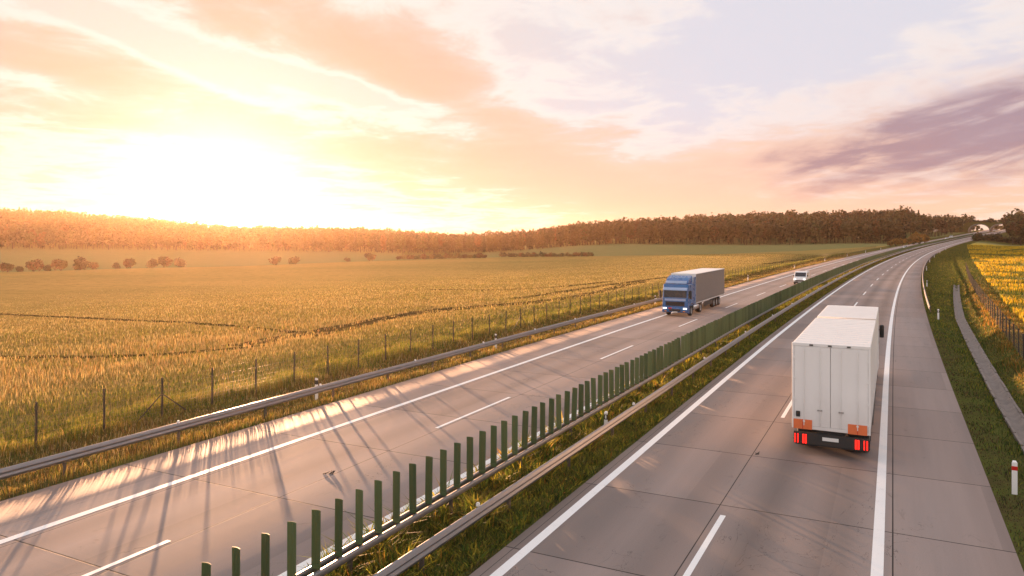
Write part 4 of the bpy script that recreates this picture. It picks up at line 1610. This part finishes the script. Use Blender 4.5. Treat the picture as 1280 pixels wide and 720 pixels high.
# two low hedges in the middle: one body each
def hedge(x0, x1, Y, h0, label, cols):
    Vs, Qs, Ts, n0 = [], [], [], 0
    base = np.array([*at_px((x0 + x1) / 2, Y), 0.0])
    base[2] = float(zground(np.array([base[0]]), np.array([base[1]]))[0])
    t = thing('hedge', tuple(base), 0, label=label, cat='hedge')
    for x in np.arange(x0, x1, 4.0):
        X, Yv = at_px(x + random.uniform(-1.5, 1.5), Y + random.uniform(-2, 2))
        z = float(zground(np.array([X]), np.array([Yv]))[0])
        h = h0 * random.uniform(.55, 1.25)
        nn = 110
        cc = np.clip(np.array([random.choice(cols)]) * (1 + RNG.normal(0, .2, (nn, 1))), .01, .5)
        v, q, tt = crown_quads(np.array([X, Yv, z + h * .45]) - base, np.array([1.5, 1.2, h * .55]), nn, .36, cc)
        Vs.append(v); Qs.append(q + n0); Ts.append(tt); n0 += len(v)
    q4 = np.concatenate(Qs)
    new_obj('foliage', raw_mesh('foliage', np.concatenate(Vs), q4, np.full(len(q4), 4), False, None, np.concatenate(Ts)), MAT['leaf'], t)


hedge(500, 606, 326, 2.2, 'low hedge strip in the field left of the longer hedge', [OLIVE, RUST, YEL])
hedge(628, 744, 342, 2.0, 'long low hedge strip in the middle of the field', [OLIVE, DARK, RUST])

# orange bushes by the left carriageway
for i, (x, Y, k, l) in enumerate([(1113, 418, 1.0, 'leftmost orange bush by the far left carriageway'), (1120, 424, 1.35, 'broad orange bush by the far left carriageway'), (1128, 436, 1.2, 'orange bush above the small white car'),
                                  (1136, 446, 1.3, 'orange bush right of the small white car'), (1142, 452, 1.75, 'taller orange bush right of the small white car'), (1149, 462, 2.1, 'tallest orange bush in the roadside group'),
                                  (1156, 474, 1.5, 'last orange bush of the roadside group towards the arches')]):
    X, Y = at_px(x, Y)
    put(b3, X, Y, k, i * 2.1, l, 'bush', 'orange bushes by the far left carriageway')

t1 = tree_proto('tree', 17, 4.6, 2200, .55, [OLIVE, RUST, (.12, .075, .02)], 4.5, False, 4)
t2 = tree_proto('tree', 16, 4.8, 2200, .55, [DARK, FOR_G, OLIVE], 4.0, False, 5)
t3 = tree_proto('tree', 18, 3.6, 1300, .5, [RUST, (.12, .07, .03)], 6, False, 6)
RT = [(t1, 1266, 470, .88, 'rusty broadleaf tree at the left front of the right wood'), (t1, 1276, 455, .95, 'rusty tree second from the left in front of the right wood'),
      (t2, 1287, 450, 1.0, 'dark green tree at the right picture edge before the wood'), (t2, 1262, 520, .78, 'dark green tree behind the rusty tree of the right wood'),
      (t1, 1299, 445, 1.0, 'rusty tree beyond the dark green one on the right'), (t2, 1264, 590, .8, 'dark tree nearest to the right arch')]
for i, (pr, x, Y, k, l) in enumerate(RT):
    X, Y = at_px(x, Y)
    put(pr, X, Y, k, i * 1.3, l, 'tree', None)
for i, (sx, cx, k, l) in enumerate([(735, -37, .95, 'tallest thin tree on the end of the left wooded hill'), (772, -35, .8, 'second thin tree on the end of the left wooded hill'),
                                    (806, -34.5, .7, 'lowest thin tree where the left wood meets the arches'), (700, -38, .98, 'thin tree rising out of the left wood near its end')]):
    p = P(sx, cx)
    put(t3, float(p[0]), float(p[1]), k, i * 1.3, l, 'tree', None)
# thicket on the green bridge
for i in range(15):
    off = -31 + i * 4.3 + random.uniform(-.8, .8)
    p = P(853 + 9 * random.random(), -10.3 + off)
    o = copy_tree(b2 if i % 3 else b1)
    k = random.uniform(1.1, 1.5) if i not in (7, 10) else 2.0
    top = float(np.interp(off, [-40, -30, -16, 0, 16, 30, 40], [0, 6.6, 9.5, 9.1, 9.5, 6.6, 0]))
    o.location = (float(p[0]), float(p[1]), float(zroad(850)) + top - 1.1 * k)
    o.scale = (k * 1.1, k * 1.1, k)
    o.rotation_euler = (0, 0, i * 1.1)
    tag(o, 'dark bush in the thicket on top of the twin-arched green bridge', 'bush', 'bushes on the green bridge')
for i, (x, Y, k) in enumerate([(1212, 860, .72), (1217, 880, .66), (1222, 900, .6), (1227, 900, .4), (1240, 1010, .8), (1246, 1000, .86), (1252, 1010, .8), (1258, 1000, .9)]):
    X, Y = at_px(x, Y)
    put(t2, X, Y, k, i * 1.9, 'dark tree standing behind the arches of the green bridge', 'tree', 'trees behind the green bridge')
# dark scrub at the foot of the right wood
for i, x in enumerate((1206, 1213, 1221, 1230, 1239, 1249, 1259, 1270, 1281)):
    Y = np.interp(x, [1206, 1230, 1281], [520, 500, 470])
    X, Y = at_px(x, Y)
    s_, c_ = SCof(np.array(X), np.array(Y))
    if c_ < 7:
        X += 7 - float(c_)
    names = ('first', 'second', 'third', 'fourth', 'fifth', 'sixth', 'seventh', 'eighth', 'ninth')
    put(b2, X, Y, 1.25 + .25 * (i % 3), i * .9, f'dark scrub bush between right field and wood, {names[i]} from the road', 'bush', 'dark scrub along the right field')

# ------------------------------------------------------------------ haze
hz = MB().box(-1500, 1700, -300, 2300, -60, 52).build('haze', None)
hm = bpy.data.materials.new('haze_air')
hm.use_nodes = True
nt = hm.node_tree
for nd in list(nt.nodes):
    if nd.type == 'BSDF_PRINCIPLED':
        nt.nodes.remove(nd)
vp = nt.nodes.new('ShaderNodeVolumePrincipled')
vp.inputs['Color'].default_value = (1.0, .68, .45, 1)
vp.inputs['Density'].default_value = .00009
vp.inputs['Anisotropy'].default_value = .70
nt.links.new(vp.outputs[0], nt.nodes['Material Output'].inputs['Volume'])
hz.data.materials.append(hm)
tag(hz, 'warm evening haze lying over the fields', 'haze', None, 'stuff')

# ------------------------------------------------------------------ sky and sun
SUN_AZ = math.atan((275 - 640) / F_PX)
SUN_EL = math.radians(2.05)
sd = Vector((math.sin(SUN_AZ) * math.cos(SUN_EL), math.cos(SUN_AZ) * math.cos(SUN_EL), math.sin(SUN_EL)))
ld = bpy.data.lights.new('sun', 'SUN')
ld.energy = 5.0
ld.angle = math.radians(.6)
ld.color = (1.0, .53, .27)
lo = bpy.data.objects.new('sun', ld)
COL.objects.link(lo)
lo.location = sd * 200
lo.rotation_euler = sd.to_track_quat('Z', 'Y').to_euler()

w = bpy.data.worlds.new('World')
SC.world = w
w.use_nodes = True
t = NT(w.node_tree)
bg = w.node_tree.nodes['Background']
sky = t.new('ShaderNodeTexSky', sky_type='NISHITA')
sky.sun_disc = False
sky.sun_elevation = SUN_EL
sky.sun_rotation = SUN_AZ
sky.air_density = 1.2
sky.dust_density = 3.0
dirv = t.new('ShaderNodeTexCoord').outputs['Generated']
x, y, z = t.sep(dirv)
az = t.m('ARCTAN2', x, y)
el = t.m('ARCSINE', z)
dot = t.new('ShaderNodeVectorMath', operation='DOT_PRODUCT')
t.inp(dot, 0, dirv)
dot.inputs[1].default_value = sd
ang = t.m('ARCCOSINE', t.m('MINIMUM', dot.outputs['Value'], .99999))
# clear air: warm by the sun and the horizon, lilac-blue away from it
hor = t.mix(t.sstep(-.35, .55, az), (.72, .56, .46), (1.0, .64, .45))
upp = t.mix(t.sstep(-.30, .30, az), (.80, .72, .65), (.74, .73, .81))
base = t.mix(t.sstep(.0, .17, el), hor, upp)
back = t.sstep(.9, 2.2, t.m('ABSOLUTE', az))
base = t.mix(back, base, t.mix(t.sstep(0, .5, el), (1.0, .84, .80), (1.16, 1.08, 1.12)))  # extra brightness added to the sky behind the camera, lifting the white lorry's rear
zen = t.sstep(.35, 1.0, el)
base = t.mix(zen, base, (.76, .80, .95))
# cloud deck seen in perspective: streets run away towards the horizon
iz = t.m('DIVIDE', 1.0, t.m('ADD', t.m('MAXIMUM', z, 0.0), .10))
qx, qy = t.m('MULTIPLY', x, iz), t.m('MULTIPLY', y, iz)
dec = t.comb(qx, t.m('MULTIPLY', qy, .7), 0.0)
n1 = t.noise(dec, .95, 10, .60, .5)
n2 = t.noise(t.comb(t.m('ADD', qx, 7.3), qy, 3.1), 3.0, 10, .62, .4)
cov = t.m('ADD', t.m('MULTIPLY', n1, .58), t.m('MULTIPLY', n2, .42))


def blob(xc, yc, rx, ry, rot):
    """soft elliptic weight about a direction given by its azimuth and elevation"""
    a0 = math.atan((xc - 640) / F_PX)
    e0 = math.atan((295 - yc) / math.hypot(F_PX, xc - 640))
    da = t.m('SUBTRACT', az, a0)
    de = t.m('SUBTRACT', el, e0)
    cr_, sr_ = math.cos(math.radians(rot)), math.sin(math.radians(rot))
    p = t.m('MULTIPLY', t.m('ADD', t.m('MULTIPLY', da, cr_), t.m('MULTIPLY', de, sr_)), F_PX / rx)
    q = t.m('MULTIPLY', t.m('SUBTRACT', t.m('MULTIPLY', de, cr_), t.m('MULTIPLY', da, sr_)), F_PX / ry)
    d2 = t.m('ADD', t.m('MULTIPLY', p, p), t.m('MULTIPLY', q, q))
    return t.m('EXPONENT', t.m('MULTIPLY', d2, -1.0))


def total(items):
    acc = None
    for k_, bl in items:
        v = t.m('MULTIPLY', blob(*bl), k_)
        acc = v if acc is None else t.m('ADD', acc, v)
    return acc


# warm cloud streets left, flakes in the blue, wind-combed bank right
bands = total([(.20, (420, 50, 330, 50, -14)), (.24, (690, 195, 190, 42, -24)), (.17, (70, 75, 190, 36, -14)), (.14, (120, 140, 200, 25, -8)),
               (.15, (560, 205, 240, 26, -10)), (.13, (960, 205, 200, 40, 8)), (.10, (1150, 235, 300, 40, 4)),
               (.06, (790, 50, 70, 60, -30)), (.07, (920, 30, 60, 18, -15)), (.05, (1180, 50, 90, 22, 8))])
gaps = total([(.16, (150, 38, 190, 16, -22)), (.17, (460, 120, 260, 20, -13)), (.12, (60, 105, 190, 12, -10)), (.09, (900, 100, 170, 70, 0)), (.10, (1030, 40, 230, 50, 0)),
              (.12, (640, 60, 60, 60, 0)), (.10, (700, 130, 90, 30, -10))])
cm_ = t.m('SUBTRACT', t.m('ADD', cov, bands), gaps)
mask = t.sstep(.46, .67, cm_)
thick = t.sstep(.58, .80, cm_)
ccol = t.mix(t.sstep(-.20, .40, az), (.76, .545, .42), (.97, .70, .55))
cdeep = t.mix(t.sstep(-.25, .35, az), (.68, .47, .33), (.90, .58, .46))
ccol = t.mix(t.m('MULTIPLY', thick, .75), ccol, cdeep)
lowc = t.sstep(.16, .03, el)
ccol = t.mix(t.m('MULTIPLY', lowc, .75), ccol, hor)
rim = t.m('MULTIPLY', t.sstep(.41, .50, cm_), t.sstep(.60, .50, cm_))
skyc = t.mix(t.m('MULTIPLY', mask, .85), base, ccol)
skyc = t.mix(t.m('MULTIPLY', rim, .55), skyc, t.mix(t.sstep(0, .35, az), (1.0, .96, .90), (1.0, .89, .82)))
st = t.noise(t.comb(t.m('MULTIPLY', az, 5.5), t.m('MULTIPLY', t.m('SUBTRACT', el, t.m('MULTIPLY', az, .20)), 24.0), 1.7), 1.0, 9, .55, .9)
bank = total([(.95, (1285, 140, 200, 50, 16)), (.55, (1110, 160, 150, 34, 10)), (.55, (1200, 200, 240, 42, 6)), (.35, (1020, 205, 150, 30, 6)), (.25, (1120, 100, 140, 14, 8))])
bv = t.m('MULTIPLY', bank, t.m('MULTIPLY_ADD', t.sstep(.22, .78, t.m('ADD', t.m('MULTIPLY', st, .75), t.m('MULTIPLY', n2, .25))), 1.35, .30))
bk = t.sstep(-.05, 1.5, bv)
bcol = t.mix(t.sstep(.15, 1.4, bv), (.88, .56, .48), (.37, .245, .31))
skyc = t.mix(t.m('MULTIPLY', bk, .88), skyc, bcol)
# bright aureole of the low sun in the damp air
a1 = t.m('MULTIPLY', t.m('EXPONENT', t.m('MULTIPLY', ang, -1 / .050)), 3.2)
a2 = t.m('MULTIPLY', t.m('EXPONENT', t.m('MULTIPLY', ang, -1 / .26)), .05)
glow = t.mix(1.0, t.mix(1.0, (1.0, .88, .74), t.comb(a1, a1, a1), 'MULTIPLY'), t.mix(1.0, (1.0, .80, .55), t.comb(a2, a2, a2), 'MULTIPLY'), 'ADD')
disc = t.m('MULTIPLY', t.sstep(.0125, .0095, ang), 14.0)
glow = t.mix(1.0, glow, t.mix(1.0, (1.0, .95, .85), t.comb(disc, disc, disc), 'MULTIPLY'), 'ADD')
skyc = t.mix(1.0, skyc, glow, 'ADD')
# below the horizon the far land
skyc = t.mix(t.sstep(-.02, -.06, el), skyc, (.35, .26, .16))
STR = .10
k = 1.0 / (GAIN * STR)
skyc = t.mix(1.0, skyc, (k, k, k), 'MULTIPLY')
mixn = t.mix(.008, skyc, sky.outputs[0])
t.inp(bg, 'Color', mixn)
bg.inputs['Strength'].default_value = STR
w.cycles_visibility.camera = True

# ------------------------------------------------------------------ camera, view
cd = bpy.data.cameras.new('camera')
cam = bpy.data.objects.new('camera', cd)
COL.objects.link(cam)
cam.location = (0, 0, H_EYE)
cam.rotation_euler = (PI / 2, 0, 0)
cd.sensor_width = 36
cd.lens = F_PX / 1280 * 36
cd.shift_y = -(360 - 295) / 1280
cd.clip_start = .5
cd.clip_end = 6000
SC.camera = cam
SC.view_settings.view_transform = 'Standard'
SC.view_settings.look = 'None'
SC.view_settings.gamma = 1
SC.view_settings.exposure = math.log2(GAIN)
SC.view_settings.use_curve_mapping = False
SC.render.engine = 'CYCLES'
SC.cycles.use_denoising = True
SC.cycles.max_bounces = 6
SC.cycles.volume_bounces = 0
SC.cycles.transparent_max_bounces = 8
SC.cycles.sample_clamp_indirect = 6
